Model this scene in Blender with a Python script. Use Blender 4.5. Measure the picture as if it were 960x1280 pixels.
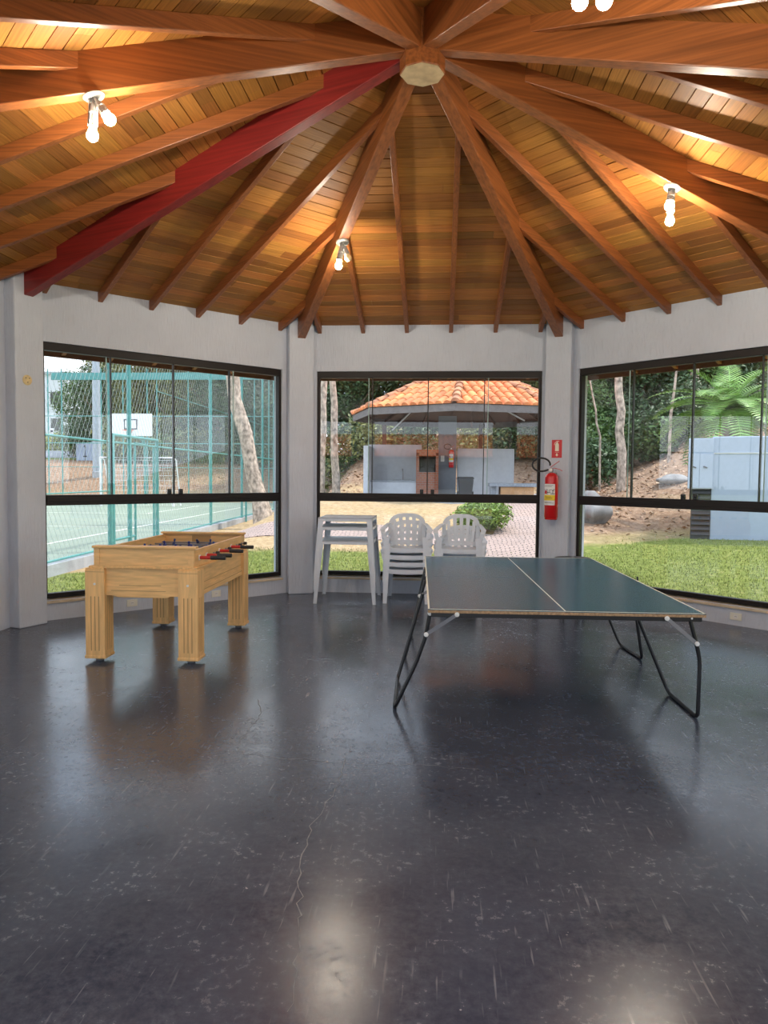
import bpy, bmesh, math, random
from mathutils import Vector, Matrix
random.seed(7)
PI = math.pi
S = bpy.context.scene
COL = S.collection
for o in list(bpy.data.objects):
    bpy.data.objects.remove(o)

# ------------------------------------------------------------------ camera
cd = bpy.data.cameras.new('camera')
cam = bpy.data.objects.new('camera', cd)
COL.objects.link(cam)
yaw, pitch, roll = -0.0759, -0.0516, 0.0089
fw = Vector((math.sin(yaw)*math.cos(pitch), math.cos(yaw)*math.cos(pitch), math.sin(pitch)))
rt = Vector((math.cos(yaw), -math.sin(yaw), 0))
up = rt.cross(fw)
r2 = rt*math.cos(roll) + up*math.sin(roll)
u2 = up*math.cos(roll) - rt*math.sin(roll)
M = Matrix((r2, u2, -fw)).transposed().to_4x4()
M.translation = Vector((0.163, -5.476, 1.6))
cam.matrix_world = M
cd.sensor_fit = 'VERTICAL'; cd.sensor_height = 24; cd.lens = 905.09/1280*24
cd.clip_start = 0.05; cd.clip_end = 500
S.camera = cam

# ------------------------------------------------------------------ world, sun, exposure
S.view_settings.view_transform = 'Standard'
S.view_settings.look = 'None'
S.view_settings.gamma = 1
S.view_settings.use_curve_mapping = False
S.view_settings.exposure = 0.98
SKY_STRENGTH = 1.15
BULB = 340.0
w = bpy.data.worlds.new('sky'); S.world = w; w.use_nodes = True
nt = w.node_tree; nt.nodes.clear()
wo = nt.nodes.new('ShaderNodeOutputWorld'); bg = nt.nodes.new('ShaderNodeBackground')
tc = nt.nodes.new('ShaderNodeTexCoord')
sep = nt.nodes.new('ShaderNodeSeparateXYZ'); nt.links.new(tc.outputs['Generated'], sep.inputs[0])
rmp = nt.nodes.new('ShaderNodeValToRGB'); nt.links.new(sep.outputs['Z'], rmp.inputs[0])
rmp.color_ramp.elements[0].position = 0.0; rmp.color_ramp.elements[0].color = (.80, .90, 1, 1)
rmp.color_ramp.elements[1].position = 0.8; rmp.color_ramp.elements[1].color = (.42, .62, 1, 1)
nz = nt.nodes.new('ShaderNodeTexNoise'); nz.inputs['Scale'].default_value = 2.2; nz.inputs['Detail'].default_value = 5
nt.links.new(tc.outputs['Generated'], nz.inputs['Vector'])
cr = nt.nodes.new('ShaderNodeValToRGB'); nt.links.new(nz.outputs['Fac'], cr.inputs[0])
cr.color_ramp.elements[0].position = .42; cr.color_ramp.elements[1].position = .62
mx = nt.nodes.new('ShaderNodeMix'); mx.data_type = 'RGBA'
nt.links.new(cr.outputs[0], mx.inputs[0]); nt.links.new(rmp.outputs[0], mx.inputs[6]); mx.inputs[7].default_value = (.88, .94, 1, 1)
nt.links.new(mx.outputs[2], bg.inputs[0]); bg.inputs[1].default_value = SKY_STRENGTH
nt.links.new(bg.outputs[0], wo.inputs[0])
sd = bpy.data.lights.new('sun', 'SUN'); sd.energy = 2.2; sd.angle = math.radians(4); sd.color = (1, .95, .86)
sun = bpy.data.objects.new('sun', sd); COL.objects.link(sun)
sdir = Vector((.62, .30, 1.25)).normalized()
sun.rotation_euler = sdir.to_track_quat('Z', 'Y').to_euler()
sun.location = (20, 10, 30)
S.cycles.transparent_max_bounces = 24
S.cycles.max_bounces = 10
S.cycles.diffuse_bounces = 5

# ------------------------------------------------------------------ helpers
class MB:
    def __init__(s): s.v = []; s.f = []
    def add(s, vs, fs):
        n = len(s.v); s.v += [tuple(v) for v in vs]; s.f += [tuple(i+n for i in f) for f in fs]; return s
    def box(s, c, d, rz=0, mat=None):
        x, y, z = (q/2 for q in d)
        vs = [Vector(p) for p in ((-x,-y,-z),(x,-y,-z),(x,y,-z),(-x,y,-z),(-x,-y,z),(x,-y,z),(x,y,z),(-x,y,z))]
        R = mat or Matrix.Rotation(rz, 3, 'Z')
        return s.add([R @ v + Vector(c) for v in vs], [(0,3,2,1),(4,5,6,7),(0,1,5,4),(1,2,6,5),(2,3,7,6),(3,0,4,7)])
    def bb(s, x0, x1, y0, y1, z0, z1):
        return s.box(((x0+x1)/2, (y0+y1)/2, (z0+z1)/2), (x1-x0, y1-y0, z1-z0))
    def hexa(s, bot, top):
        return s.add(list(bot)+list(top), [(0,3,2,1),(4,5,6,7),(0,1,5,4),(1,2,6,5),(2,3,7,6),(3,0,4,7)])
    def tube(s, pts, r, n=8, cap=True, r2=None):
        pts = [Vector(p) for p in pts]; vs = []; fs = []
        m = len(pts); prev = None
        for i, p in enumerate(pts):
            if i == 0: t = pts[1]-p
            elif i == m-1: t = p-pts[-2]
            else: t = (pts[i+1]-p).normalized() + (p-pts[i-1]).normalized()
            t.normalize()
            if prev is None:
                a = Vector((0,0,1)) if abs(t.z) < .9 else Vector((1,0,0))
            else: a = prev
            b = t.cross(a); b.normalize(); a = b.cross(t); a.normalize(); prev = a
            if isinstance(r, (list, tuple)): rr = r[i]
            else: rr = r if r2 is None else r + (r2-r)*i/(m-1)
            for k in range(n):
                an = 2*PI*k/n
                vs.append(p + a*math.cos(an)*rr + b*math.sin(an)*rr)
        for i in range(m-1):
            for k in range(n):
                k2 = (k+1) % n
                fs.append((i*n+k, i*n+k2, (i+1)*n+k2, (i+1)*n+k))
        if cap:
            fs.append(tuple(range(n-1, -1, -1))); fs.append(tuple((m-1)*n+k for k in range(n)))
        return s.add(vs, fs)
    def lathe(s, prof, n=20, c=(0,0,0), mat=None):
        vs = []; fs = []
        for (r, z) in prof:
            for k in range(n):
                an = 2*PI*k/n; p = Vector((r*math.cos(an), r*math.sin(an), z))
                vs.append((mat @ p if mat else p) + Vector(c))
        m = len(prof)
        for i in range(m-1):
            for k in range(n):
                k2 = (k+1) % n
                fs.append((i*n+k, i*n+k2, (i+1)*n+k2, (i+1)*n+k))
        fs.append(tuple(range(n-1, -1, -1))); fs.append(tuple((m-1)*n+k for k in range(n)))
        return s.add(vs, fs)
    def prism(s, poly, z0, z1):
        n = len(poly)
        vs = [(x, y, z0) for x, y in poly] + [(x, y, z1) for x, y in poly]
        fs = [tuple(range(n-1, -1, -1)), tuple(range(n, 2*n))] + [(i, (i+1) % n, (i+1) % n+n, i+n) for i in range(n)]
        return s.add(vs, fs)
    def strip(s, path, wid, thick, side):
        """flat bar swept along path; wid along 'side', thick along the normal"""
        path = [Vector(p) for p in path]; vs = []; fs = []
        sv = Vector(side).normalized()
        for i, p in enumerate(path):
            t = (path[min(i+1, len(path)-1)] - path[max(i-1, 0)]).normalized()
            nn = t.cross(sv).normalized()
            W = wid[i] if isinstance(wid, (list, tuple)) else wid
            for a, b in ((-1,-1),(1,-1),(1,1),(-1,1)):
                vs.append(p + sv*a*W/2 + nn*b*thick/2)
        m = len(path)
        for i in range(m-1):
            for k in range(4):
                k2 = (k+1) % 4
                fs.append((i*4+k, i*4+k2, (i+1)*4+k2, (i+1)*4+k))
        fs.append((3,2,1,0)); fs.append(tuple((m-1)*4+k for k in range(4)))
        return s.add(vs, fs)
    def build(s, name, mat, parent=None, smooth=False, bevel=0, loc=None, rz=0):
        me = bpy.data.meshes.new(name); me.from_pydata(s.v, [], s.f)
        bm = bmesh.new(); bm.from_mesh(me); bmesh.ops.recalc_face_normals(bm, faces=bm.faces); bm.to_mesh(me); bm.free()
        me.materials.append(mat)
        if smooth:
            for p in me.polygons: p.use_smooth = True
            if smooth != 'all':
                me.set_sharp_from_angle(angle=math.radians(40))
        o = bpy.data.objects.new(name, me); COL.objects.link(o)
        if parent is not None: o.parent = parent
        if loc is not None: o.location = loc
        o.rotation_euler = (0, 0, rz)
        if bevel:
            b = o.modifiers.new('bevel', 'BEVEL'); b.width = bevel; b.segments = 2; b.limit_method = 'ANGLE'
        return o

def tag(o, label=None, cat=None, group=None, kind=None):
    if label: o['label'] = label
    if cat: o['category'] = cat
    if group: o['group'] = group
    if kind: o['kind'] = kind
    return o
def empty(name, loc, label, cat, group=None, rz=0, kind=None):
    o = bpy.data.objects.new(name, None); COL.objects.link(o)
    o.location = loc; o.rotation_euler = (0, 0, rz); o.empty_display_size = .1
    return tag(o, label, cat, group, kind)
def copy_tree(o, parent=None):
    c = o.copy(); COL.objects.link(c); c.parent = parent
    for ch in list(o.children): copy_tree(ch, c)
    return c
def arc(cx, cy, r, a0, a1, n):
    return [(cx+r*math.cos(a0+(a1-a0)*i/n), cy+r*math.sin(a0+(a1-a0)*i/n)) for i in range(n+1)]
def lerp(a, b, t): return a+(b-a)*t
def sm(a, b, x):
    t = max(0, min(1, (x-a)/(b-a))); return t*t*(3-2*t)
def pw(x, pts):
    if x <= pts[0][0]: return pts[0][1]
    for (a, b), (c, d) in zip(pts, pts[1:]):
        if x <= c: return lerp(b, d, sm(a, c, x)*.4 + .6*(x-a)/(c-a))
    return pts[-1][1]

# ------------------------------------------------------------------ materials
def mat(name, col, rough=.5, metal=0, var=0, scale=8, stretch=None, bump=0, bscale=60, island=0, coat=0, emit=0, spec=.5, bstretch=None, col2=None, hue=.025):
    m = bpy.data.materials.new(name); m.use_nodes = True
    t = m.node_tree; b = t.nodes['Principled BSDF']
    b.inputs['Base Color'].default_value = (*col, 1); b.inputs['Roughness'].default_value = rough
    b.inputs['Metallic'].default_value = metal; b.inputs['Specular IOR Level'].default_value = spec
    if coat: b.inputs['Coat Weight'].default_value = coat; b.inputs['Coat Roughness'].default_value = .15
    if emit:
        b.inputs['Emission Color'].default_value = (*col, 1); b.inputs['Emission Strength'].default_value = emit
    tcn = t.nodes.new('ShaderNodeTexCoord')
    def mapped(st):
        mp = t.nodes.new('ShaderNodeMapping'); t.links.new(tcn.outputs['Object'], mp.inputs['Vector'])
        if st: mp.inputs['Scale'].default_value = st
        return mp.outputs['Vector']
    cur = None
    if var or col2:
        n = t.nodes.new('ShaderNodeTexNoise'); n.inputs['Scale'].default_value = scale; n.inputs['Detail'].default_value = 5
        t.links.new(mapped(stretch), n.inputs['Vector'])
        mm = t.nodes.new('ShaderNodeMix'); mm.data_type = 'RGBA'
        r = t.nodes.new('ShaderNodeMapRange'); r.inputs[1].default_value = .3; r.inputs[2].default_value = .7
        t.links.new(n.outputs['Fac'], r.inputs[0]); t.links.new(r.outputs[0], mm.inputs[0])
        if col2:
            mm.inputs[6].default_value = (*col, 1); mm.inputs[7].default_value = (*col2, 1)
        else:
            mm.inputs[6].default_value = (*[c*(1-var) for c in col], 1); mm.inputs[7].default_value = (*[min(1, c*(1+var)) for c in col], 1)
        cur = mm.outputs[2]
    if island:
        g = t.nodes.new('ShaderNodeNewGeometry'); hs = t.nodes.new('ShaderNodeHueSaturation')
        r = t.nodes.new('ShaderNodeMapRange'); r.inputs[3].default_value = 1-island; r.inputs[4].default_value = 1+island
        t.links.new(g.outputs['Random Per Island'], r.inputs[0]); t.links.new(r.outputs[0], hs.inputs['Value'])
        wn = t.nodes.new('ShaderNodeTexWhiteNoise'); wn.noise_dimensions = '1D'
        t.links.new(g.outputs['Random Per Island'], wn.inputs['W'])
        r2_ = t.nodes.new('ShaderNodeMapRange'); r2_.inputs[3].default_value = .5-island*hue; r2_.inputs[4].default_value = .5+island*hue
        t.links.new(wn.outputs['Value'], r2_.inputs[0]); t.links.new(r2_.outputs[0], hs.inputs['Hue'])
        if cur: t.links.new(cur, hs.inputs['Color'])
        else: hs.inputs['Color'].default_value = (*col, 1)
        cur = hs.outputs[0]
    if cur: t.links.new(cur, b.inputs['Base Color'])
    if bump:
        n = t.nodes.new('ShaderNodeTexNoise'); n.inputs['Scale'].default_value = bscale; n.inputs['Detail'].default_value = 4
        t.links.new(mapped(bstretch), n.inputs['Vector'])
        bp = t.nodes.new('ShaderNodeBump'); bp.inputs['Strength'].default_value = bump; bp.inputs['Distance'].default_value = .01
        t.links.new(n.outputs['Fac'], bp.inputs['Height']); t.links.new(bp.outputs[0], b.inputs['Normal'])
    return m

def glass_mat():
    m = bpy.data.materials.new('window_glass'); m.use_nodes = True; t = m.node_tree; t.nodes.clear()
    o = t.nodes.new('ShaderNodeOutputMaterial'); mxs = t.nodes.new('ShaderNodeMixShader')
    tr = t.nodes.new('ShaderNodeBsdfTransparent'); tr.inputs[0].default_value = (1, 1, 1, 1)
    gl = t.nodes.new('ShaderNodeBsdfGlossy'); gl.inputs['Roughness'].default_value = 0; gl.inputs[0].default_value = (1, 1, 1, 1)
    fr = t.nodes.new('ShaderNodeFresnel'); fr.inputs['IOR'].default_value = 1.46
    t.links.new(fr.outputs[0], mxs.inputs[0]); t.links.new(tr.outputs[0], mxs.inputs[1]); t.links.new(gl.outputs[0], mxs.inputs[2])
    t.links.new(mxs.outputs[0], o.inputs[0]); return m

MT = {}
MT['wall'] = mat('white_textured_paint', (.58, .62, .70), .85, var=.04, scale=3, bump=.9, bscale=70, bstretch=(1, 1, .12))
MT['plank'] = mat('ceiling_plank', (.38, .155, .033), .55, spec=.25, var=.22, scale=5, stretch=(.6, 16, 16), island=.30)
MT['back'] = mat('roof_deck', (.05, .025, .012), .9)
MT['rafter'] = mat('rafter_wood', (.27, .085, .022), .4, var=.3, scale=7, stretch=(10, .3, 10), bump=.1, bscale=30)
MT['hip'] = mat('hip_wood', (.27, .084, .021), .42, var=.32, scale=5, stretch=(9, .25, 9), bump=.1, bscale=30)
MT['redhip'] = mat('red_stained_wood', (.22, .014, .011), .45, var=.25, scale=5, stretch=(9, .25, 9))
MT['eave'] = mat('eave_timber', (.10, .035, .016), .6, var=.2)
MT['hubend'] = mat('end_grain', (.50, .36, .20), .7, var=.2, scale=14)
MT['frame'] = mat('bronze_aluminium', (.014, .010, .009), .5, var=.1, spec=.3)
MT['seal'] = mat('black_rubber', (.008, .008, .008), .5)
MT['edge'] = mat('glass_edge', (.35, .50, .46), .3)
MT['glass'] = glass_mat()
MT['sill'] = mat('sill_stone', (.62, .52, .38), .6, var=.12)
MT['white_plastic'] = mat('white_plastic', (.68, .74, .82), .38, var=.04, scale=5)
MT['white_enamel'] = mat('white_enamel', (.80, .79, .75), .35)
MT['lamp_body'] = mat('lamp_enamel', (.42, .41, .38), .45)
MT['black'] = mat('black_paint', (.012, .012, .013), .32, var=.1)
MT['black_rub'] = mat('black_rubber_grip', (.015, .015, .017), .5)
MT['steel'] = mat('brushed_steel', (.30, .30, .31), .45, metal=.7)
MT['chrome'] = mat('chrome', (.75, .75, .76), .15, metal=1)
MT['pine'] = mat('blond_wood', (.80, .48, .19), .42, var=.16, scale=6, stretch=(7, 7, .7), bump=.05)
MT['pinex'] = mat('blond_wood_across', (.80, .48, .19), .42, var=.16, scale=6, stretch=(.8, 7, 7), bump=.05)
MT['piney'] = mat('blond_wood_along', (.77, .455, .175), .42, var=.16, scale=6, stretch=(7, .8, 7), bump=.05)
MT['groove'] = mat('routed_groove', (.45, .26, .10), .6)
MT['felt'] = mat('playfield_blue', (.03, .05, .16), .4)
MT['bluefig'] = mat('blue_figure', (.02, .045, .26), .35)
MT['redfig'] = mat('red_sleeve', (.5, .02, .02), .35)
MT['red'] = mat('red_enamel', (.62, .010, .012), .25, coat=.5)
MT['signred'] = mat('sign_red', (.60, .03, .035), .5)
MT['cream'] = mat('sign_cream', (.85, .78, .62), .5)
MT['paper'] = mat('label_paper', (.85, .85, .83), .5)
MT['yellow'] = mat('label_yellow', (.85, .62, .03), .5)
MT['ink'] = mat('label_ink', (.03, .03, .04), .5)
MT['beige'] = mat('beige_cover', (.70, .55, .28), .5, var=.15, scale=30)
MT['outlet'] = mat('outlet_plastic', (.78, .76, .66), .4)
MT['chip'] = mat('chipboard_edge', (.40, .25, .13), .8, var=.35, scale=60)
MT['teal'] = mat('teal_steel', (.085, .30, .285), .45, var=.12)
MT['wire'] = mat('wire_mesh', (.36, .42, .40), .4)
MT['court'] = mat('court_paint', (.23, .28, .215), .8, var=.08, scale=.4)
MT['line'] = mat('court_line', (.75, .76, .66), .8)
MT['kerb'] = mat('concrete_kerb', (.40, .42, .44), .9, var=.2, scale=3)
MT['bark'] = mat('pale_bark', (.44, .36, .29), .95, var=.6, scale=7, stretch=(1.6, 1.6, 1), bump=.6, bscale=14)
MT['bark2'] = mat('brown_bark', (.22, .16, .115), .95, var=.4, scale=5, stretch=(3, 3, .8), bump=.6, bscale=14)
def leaf(name, c, isl=.5):
    m = mat(name, c, .55, island=isl)
    return m
MT['leaf_dark'] = leaf('dark_leaf', (.058, .105, .038))
MT['leaf_olive'] = leaf('olive_leaf', (.20, .215, .075))
MT['leaf_mid'] = leaf('mid_leaf', (.105, .185, .050))
MT['leaf_lime'] = leaf('lime_leaf', (.20, .30, .05))
MT['leaf_yel'] = leaf('yellow_leaf', (.34, .36, .04))
MT['cycad'] = leaf('cycad_leaf', (.20, .36, .075), .35)
MT['tile'] = mat('terracotta', (.68, .235, .085), .8, var=.25, scale=3, island=.25)
MT['ridge'] = mat('ridge_tile', (.50, .22, .12), .85, var=.4, scale=4, island=.2)
MT['fascia'] = mat('grey_fascia', (.17, .155, .155), .8, var=.15)
MT['kwood'] = mat('kiosk_timber', (.07, .028, .017), .7, var=.2)
MT['kwall'] = mat('kiosk_white_wall', (.62, .64, .68), .85, var=.05)
MT['kgrey'] = mat('kiosk_grey_wall', (.22, .24, .27), .85, var=.06)
MT['bin'] = mat('bin_plastic', (.035, .037, .04), .45)
MT['stone'] = mat('counter_stone', (.30, .32, .35), .5, var=.2, scale=25)
MT['rock'] = mat('rock', (.26, .25, .24), .9, var=.35, scale=3, bump=.6, bscale=8)
MT['utility'] = mat('utility_white', (.36, .43, .54), .6, var=.03)
MT['vent'] = mat('vent_dark', (.06, .06, .058), .6, var=.2)
MT['metalwhite'] = mat('goal_white', (.8, .8, .8), .4)
MT['asphalt'] = mat('asphalt', (.27, .28, .30), .9, var=.15, scale=1)
MT['blade'] = leaf('grass_blade', (.22, .255, .06), .4)
MT['litter'] = leaf('dry_leaf', (.34, .205, .115), .5)
MT['bulb_off'] = mat('unlit_bulb', (.9, .72, .40), .3)
def bulb_mat():
    m = bpy.data.materials.new('bulb_glow'); m.use_nodes = True; t = m.node_tree; t.nodes.clear()
    o = t.nodes.new('ShaderNodeOutputMaterial'); e = t.nodes.new('ShaderNodeEmission')
    e.inputs[0].default_value = (1, .89, .73, 1); e.inputs[1].default_value = BULB
    t.links.new(e.outputs[0], o.inputs[0]); return m
MT['bulb'] = bulb_mat()

def brick_mat(name, c1, c2, mortar, scale, rough=.9, msize=.02, width=.5, height=.25):
    m = bpy.data.materials.new(name); m.use_nodes = True; t = m.node_tree; b = t.nodes['Principled BSDF']
    tcn = t.nodes.new('ShaderNodeTexCoord'); br = t.nodes.new('ShaderNodeTexBrick')
    br.inputs['Color1'].default_value = (*c1, 1); br.inputs['Color2'].default_value = (*c2, 1); br.inputs['Mortar'].default_value = (*mortar, 1)
    br.inputs['Scale'].default_value = scale; br.inputs['Mortar Size'].default_value = msize
    br.inputs['Brick Width'].default_value = width; br.inputs['Row Height'].default_value = height
    return m, t, b, tcn, br
m, t, b, tcn, br = brick_mat('paver', (.52, .38, .32), (.44, .33, .28), (.12, .09, .08), 3.2, msize=.035)
nz = t.nodes.new('ShaderNodeTexNoise'); nz.inputs['Scale'].default_value = 3
t.links.new(tcn.outputs['Object'], nz.inputs['Vector'])
vm = t.nodes.new('ShaderNodeMix'); vm.data_type = 'VECTOR'; vm.inputs[0].default_value = .10
t.links.new(tcn.outputs['Object'], vm.inputs[4]); t.links.new(nz.outputs['Color'], vm.inputs[5])
t.links.new(vm.outputs[1], br.inputs['Vector']); t.links.new(br.outputs['Color'], b.inputs['Base Color']); b.inputs['Roughness'].default_value = .95
MT['paver'] = m
m, t, b, tcn, br = brick_mat('red_brick', (.42, .14, .07), (.34, .10, .055), (.30, .24, .2), 3.5)
sp = t.nodes.new('ShaderNodeSeparateXYZ'); cb = t.nodes.new('ShaderNodeCombineXYZ')
t.links.new(tcn.outputs['Object'], sp.inputs[0]); t.links.new(sp.outputs['X'], cb.inputs['X']); t.links.new(sp.outputs['Z'], cb.inputs['Y'])
t.links.new(cb.outputs[0], br.inputs['Vector']); t.links.new(br.outputs['Color'], b.inputs['Base Color']); b.inputs['Roughness'].default_value = .9
MT['brick'] = m

def floor_mat():
    m = bpy.data.materials.new('painted_concrete_floor'); m.use_nodes = True; t = m.node_tree; b = t.nodes['Principled BSDF']
    tcn = t.nodes.new('ShaderNodeTexCoord'); L = t.links.new
    def noise(s, d=5, st=None, rot=None, rough=.5):
        mp = t.nodes.new('ShaderNodeMapping'); L(tcn.outputs['Object'], mp.inputs['Vector'])
        if st: mp.inputs['Scale'].default_value = st
        if rot: mp.inputs['Rotation'].default_value = (0, 0, rot)
        n = t.nodes.new('ShaderNodeTexNoise'); n.inputs['Scale'].default_value = s; n.inputs['Detail'].default_value = d
        n.inputs['Roughness'].default_value = rough
        L(mp.outputs[0], n.inputs['Vector']); return n.outputs['Fac']
    def rng(x, a, bb, c=0, d=1):
        r = t.nodes.new('ShaderNodeMapRange'); L(x, r.inputs[0])
        r.inputs[1].default_value = a; r.inputs[2].default_value = bb; r.inputs[3].default_value = c; r.inputs[4].default_value = d
        return r.outputs[0]
    def math_(op, x, y):
        n = t.nodes.new('ShaderNodeMath'); n.operation = op
        for i, q in enumerate((x, y)):
            if isinstance(q, (int, float)): n.inputs[i].default_value = q
            else: L(q, n.inputs[i])
        return n.outputs[0]
    def mixc(f, a, c):
        n = t.nodes.new('ShaderNodeMix'); n.data_type = 'RGBA'; L(f, n.inputs[0])
        if isinstance(a, tuple): n.inputs[6].default_value = (*a, 1)
        else: L(a, n.inputs[6])
        n.inputs[7].default_value = (*c, 1); return n.outputs[2]
    big = noise(1.3, 5, rough=.6); fine = noise(26, 8, rough=.72); mid = noise(6, 6, rough=.7)
    c = mixc(rng(big, .35, .65), (.034, .043, .066), (.056, .067, .095))
    haze = math_('MULTIPLY', rng(fine, .38, .85), rng(mid, .30, .72, .15, 1))
    c = mixc(math_('MULTIPLY', haze, .85), c, (.15, .16, .19))
    # scuffs: short thin light scratches in several directions
    sc = None
    for k, (rot, s) in enumerate(((.5, 48), (1.9, 40), (2.7, 55), (1.2, 44), (.1, 36), (2.2, 60))):
        q = rng(noise(s, 2, st=(1, .07, 1), rot=rot), .67, .73)
        gate = rng(noise(2.3+.4*k, 3, rot=rot+1), .50, .64)
        q = math_('MULTIPLY', q, gate); sc = q if sc is None else math_('MAXIMUM', sc, q)
    flecks = rng(noise(60, 3, rough=.6), .74, .78)
    flecks2 = rng(noise(17, 3, rough=.55), .735, .75)
    sc = math_('MAXIMUM', math_('MULTIPLY', sc, .42), math_('MAXIMUM', math_('MULTIPLY', flecks, .7), flecks2))
    c = mixc(math_('MULTIPLY', sc, .8), c, (.40, .40, .41))
    L(c, b.inputs['Base Color'])
    ro = rng(noise(2.6, 5, rough=.65), .3, .7, .15, .26)
    ro = math_('ADD', ro, math_('MULTIPLY', rng(fine, .5, .8), .16))
    L(ro, b.inputs['Roughness']); b.inputs['Specular IOR Level'].default_value = .8
    bp = t.nodes.new('ShaderNodeBump'); bp.inputs['Strength'].default_value = .22; bp.inputs['Distance'].default_value = .004
    L(math_('ADD', noise(5, 6, rough=.6), math_('MULTIPLY', fine, .35)), bp.inputs['Height']); L(bp.outputs[0], b.inputs['Normal'])
    return m
MT['floor'] = floor_mat()

def table_mat():
    m = mat('table_tennis_paint', (.024, .10, .15), .24, var=.12, scale=4, bump=.03, bscale=8, spec=.4)
    return m
MT['pptop'] = table_mat()

def ground_mat():
    m = bpy.data.materials.new('garden_ground'); m.use_nodes = True; t = m.node_tree; b = t.nodes['Principled BSDF']; L = t.links.new
    at = t.nodes.new('ShaderNodeVertexColor'); at.layer_name = 'zone'
    sp = t.nodes.new('ShaderNodeSeparateColor'); L(at.outputs['Color'], sp.inputs[0])
    tcn = t.nodes.new('ShaderNodeTexCoord')
    def noise(s, d=6, r=.65):
        n = t.nodes.new('ShaderNodeTexNoise'); n.inputs['Scale'].default_value = s; n.inputs['Detail'].default_value = d; n.inputs['Roughness'].default_value = r
        L(tcn.outputs['Object'], n.inputs['Vector']); return n.outputs['Fac']
    def ramp(x, stops):
        r = t.nodes.new('ShaderNodeValToRGB'); L(x, r.inputs[0]); e = r.color_ramp.elements
        e[0].position, e[0].color = stops[0][0], (*stops[0][1], 1); e[1].position, e[1].color = stops[-1][0], (*stops[-1][1], 1)
        for p, c in stops[1:-1]: q = e.new(p); q.color = (*c, 1)
        return r.outputs[0]
    n1 = noise(9); n2 = noise(1.4)
    green = ramp(n1, [(.3, (.10, .13, .03)), (.55, (.20, .235, .055)), (.75, (.36, .33, .14))])
    straw = ramp(n1, [(.3, (.32, .21, .11)), (.55, (.47, .34, .19)), (.75, (.60, .46, .29))])
    lit = ramp(noise(7, 8, .8), [(.3, (.10, .065, .045)), (.5, (.30, .19, .12)), (.7, (.52, .38, .27))])
    def addn(f, amt):
        q = t.nodes.new('ShaderNodeMath'); q.operation = 'MULTIPLY_ADD'; L(n2, q.inputs[0]); q.inputs[1].default_value = amt; L(f, q.inputs[2])
        r = t.nodes.new('ShaderNodeMapRange'); L(q.outputs[0], r.inputs[0]); r.inputs[1].default_value = .5+amt*.5-.2; r.inputs[2].default_value = .5+amt*.5+.2
        return r.outputs[0]
    m1 = t.nodes.new('ShaderNodeMix'); m1.data_type = 'RGBA'; L(addn(sp.outputs[0], .8), m1.inputs[0]); L(straw, m1.inputs[6]); L(green, m1.inputs[7])
    m2 = t.nodes.new('ShaderNodeMix'); m2.data_type = 'RGBA'; L(addn(sp.outputs[1], .6), m2.inputs[0]); L(m1.outputs[2], m2.inputs[6]); L(lit, m2.inputs[7])
    L(m2.outputs[2], b.inputs['Base Color']); b.inputs['Roughness'].default_value = 1; b.inputs['Specular IOR Level'].default_value = .1
    bp = t.nodes.new('ShaderNodeBump'); bp.inputs['Strength'].default_value = .6; bp.inputs['Distance'].default_value = .05
    L(noise(14), bp.inputs['Height']); L(bp.outputs[0], b.inputs['Normal'])
    return m
MT['ground'] = ground_mat()

# ------------------------------------------------------------------ the pavilion
A = 4.21; T8 = math.tan(PI/8); HS = A*T8           # apothem, half side
RC = A/math.cos(PI/8)
WB, WT, WR, WW = .236, 2.974, 1.292, 1.4905        # window bottom, top, rail centre, half width
APEX, TS = 4.961, .328                             # ceiling apex and slope (mid bay)
THK = .2
def ceil_z(d): return APEX - TS*d
SIDES = ['front', 'front_right', 'right', 'back_right', 'back', 'back_left', 'left', 'front_left']
SIDE_TXT = {0: 'in the middle', 1: 'on the right', 7: 'on the left', 2: 'to the right of the camera', 6: 'to the left of the camera',
            3: 'behind the camera on the right', 5: 'behind the camera on the left', 4: 'behind the camera'}
def bay_rz(k): return -k*PI/4

# floor
oct_ = lambda R, off=PI/8: [(R*math.sin(off+i*PI/4), R*math.cos(off+i*PI/4)) for i in range(8)]
o = MB().prism(oct_(RC+.25), -.25, 0).build('floor', MT['floor']); tag(o, 'dark charcoal painted concrete floor, scuffed and glossy', 'floor', kind='structure')
FLOOR = o
# cracks (light filler in the paint) as thin pieces of the floor
def crack(pts, seed, wd=.006):
    rnd = random.Random(seed); P = []
    for (x0, y0), (x1, y1) in zip(pts, pts[1:]):
        n = max(2, int(math.hypot(x1-x0, y1-y0)/.05))
        for i in range(n):
            q = i/n; P.append((lerp(x0, x1, q)+rnd.uniform(-.014, .014), lerp(y0, y1, q)+rnd.uniform(-.02, .02)))
    P.append(pts[-1]); mb = MB(); vs = []; fs = []
    for i, (x, y) in enumerate(P):
        ax, ay = P[min(i+1, len(P)-1)]; bx, by = P[max(i-1, 0)]; dx, dy = ax-bx, ay-by; l = math.hypot(dx, dy) or 1
        ww = wd*rnd.uniform(.15, 1); nx, ny = -dy/l*ww/2, dx/l*ww/2
        vs += [(x+nx, y+ny, .0012), (x-nx, y-ny, .0012)]
    for i in range(len(P)-1): fs.append((2*i, 2*i+1, 2*i+3, 2*i+2))
    mb.add(vs, fs); o = mb.build('crack', MT['crackfill'], FLOOR); return o
MT['crackfill'] = mat('crack_filler', (.21, .21, .21), .8, var=.4, scale=30)

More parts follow.
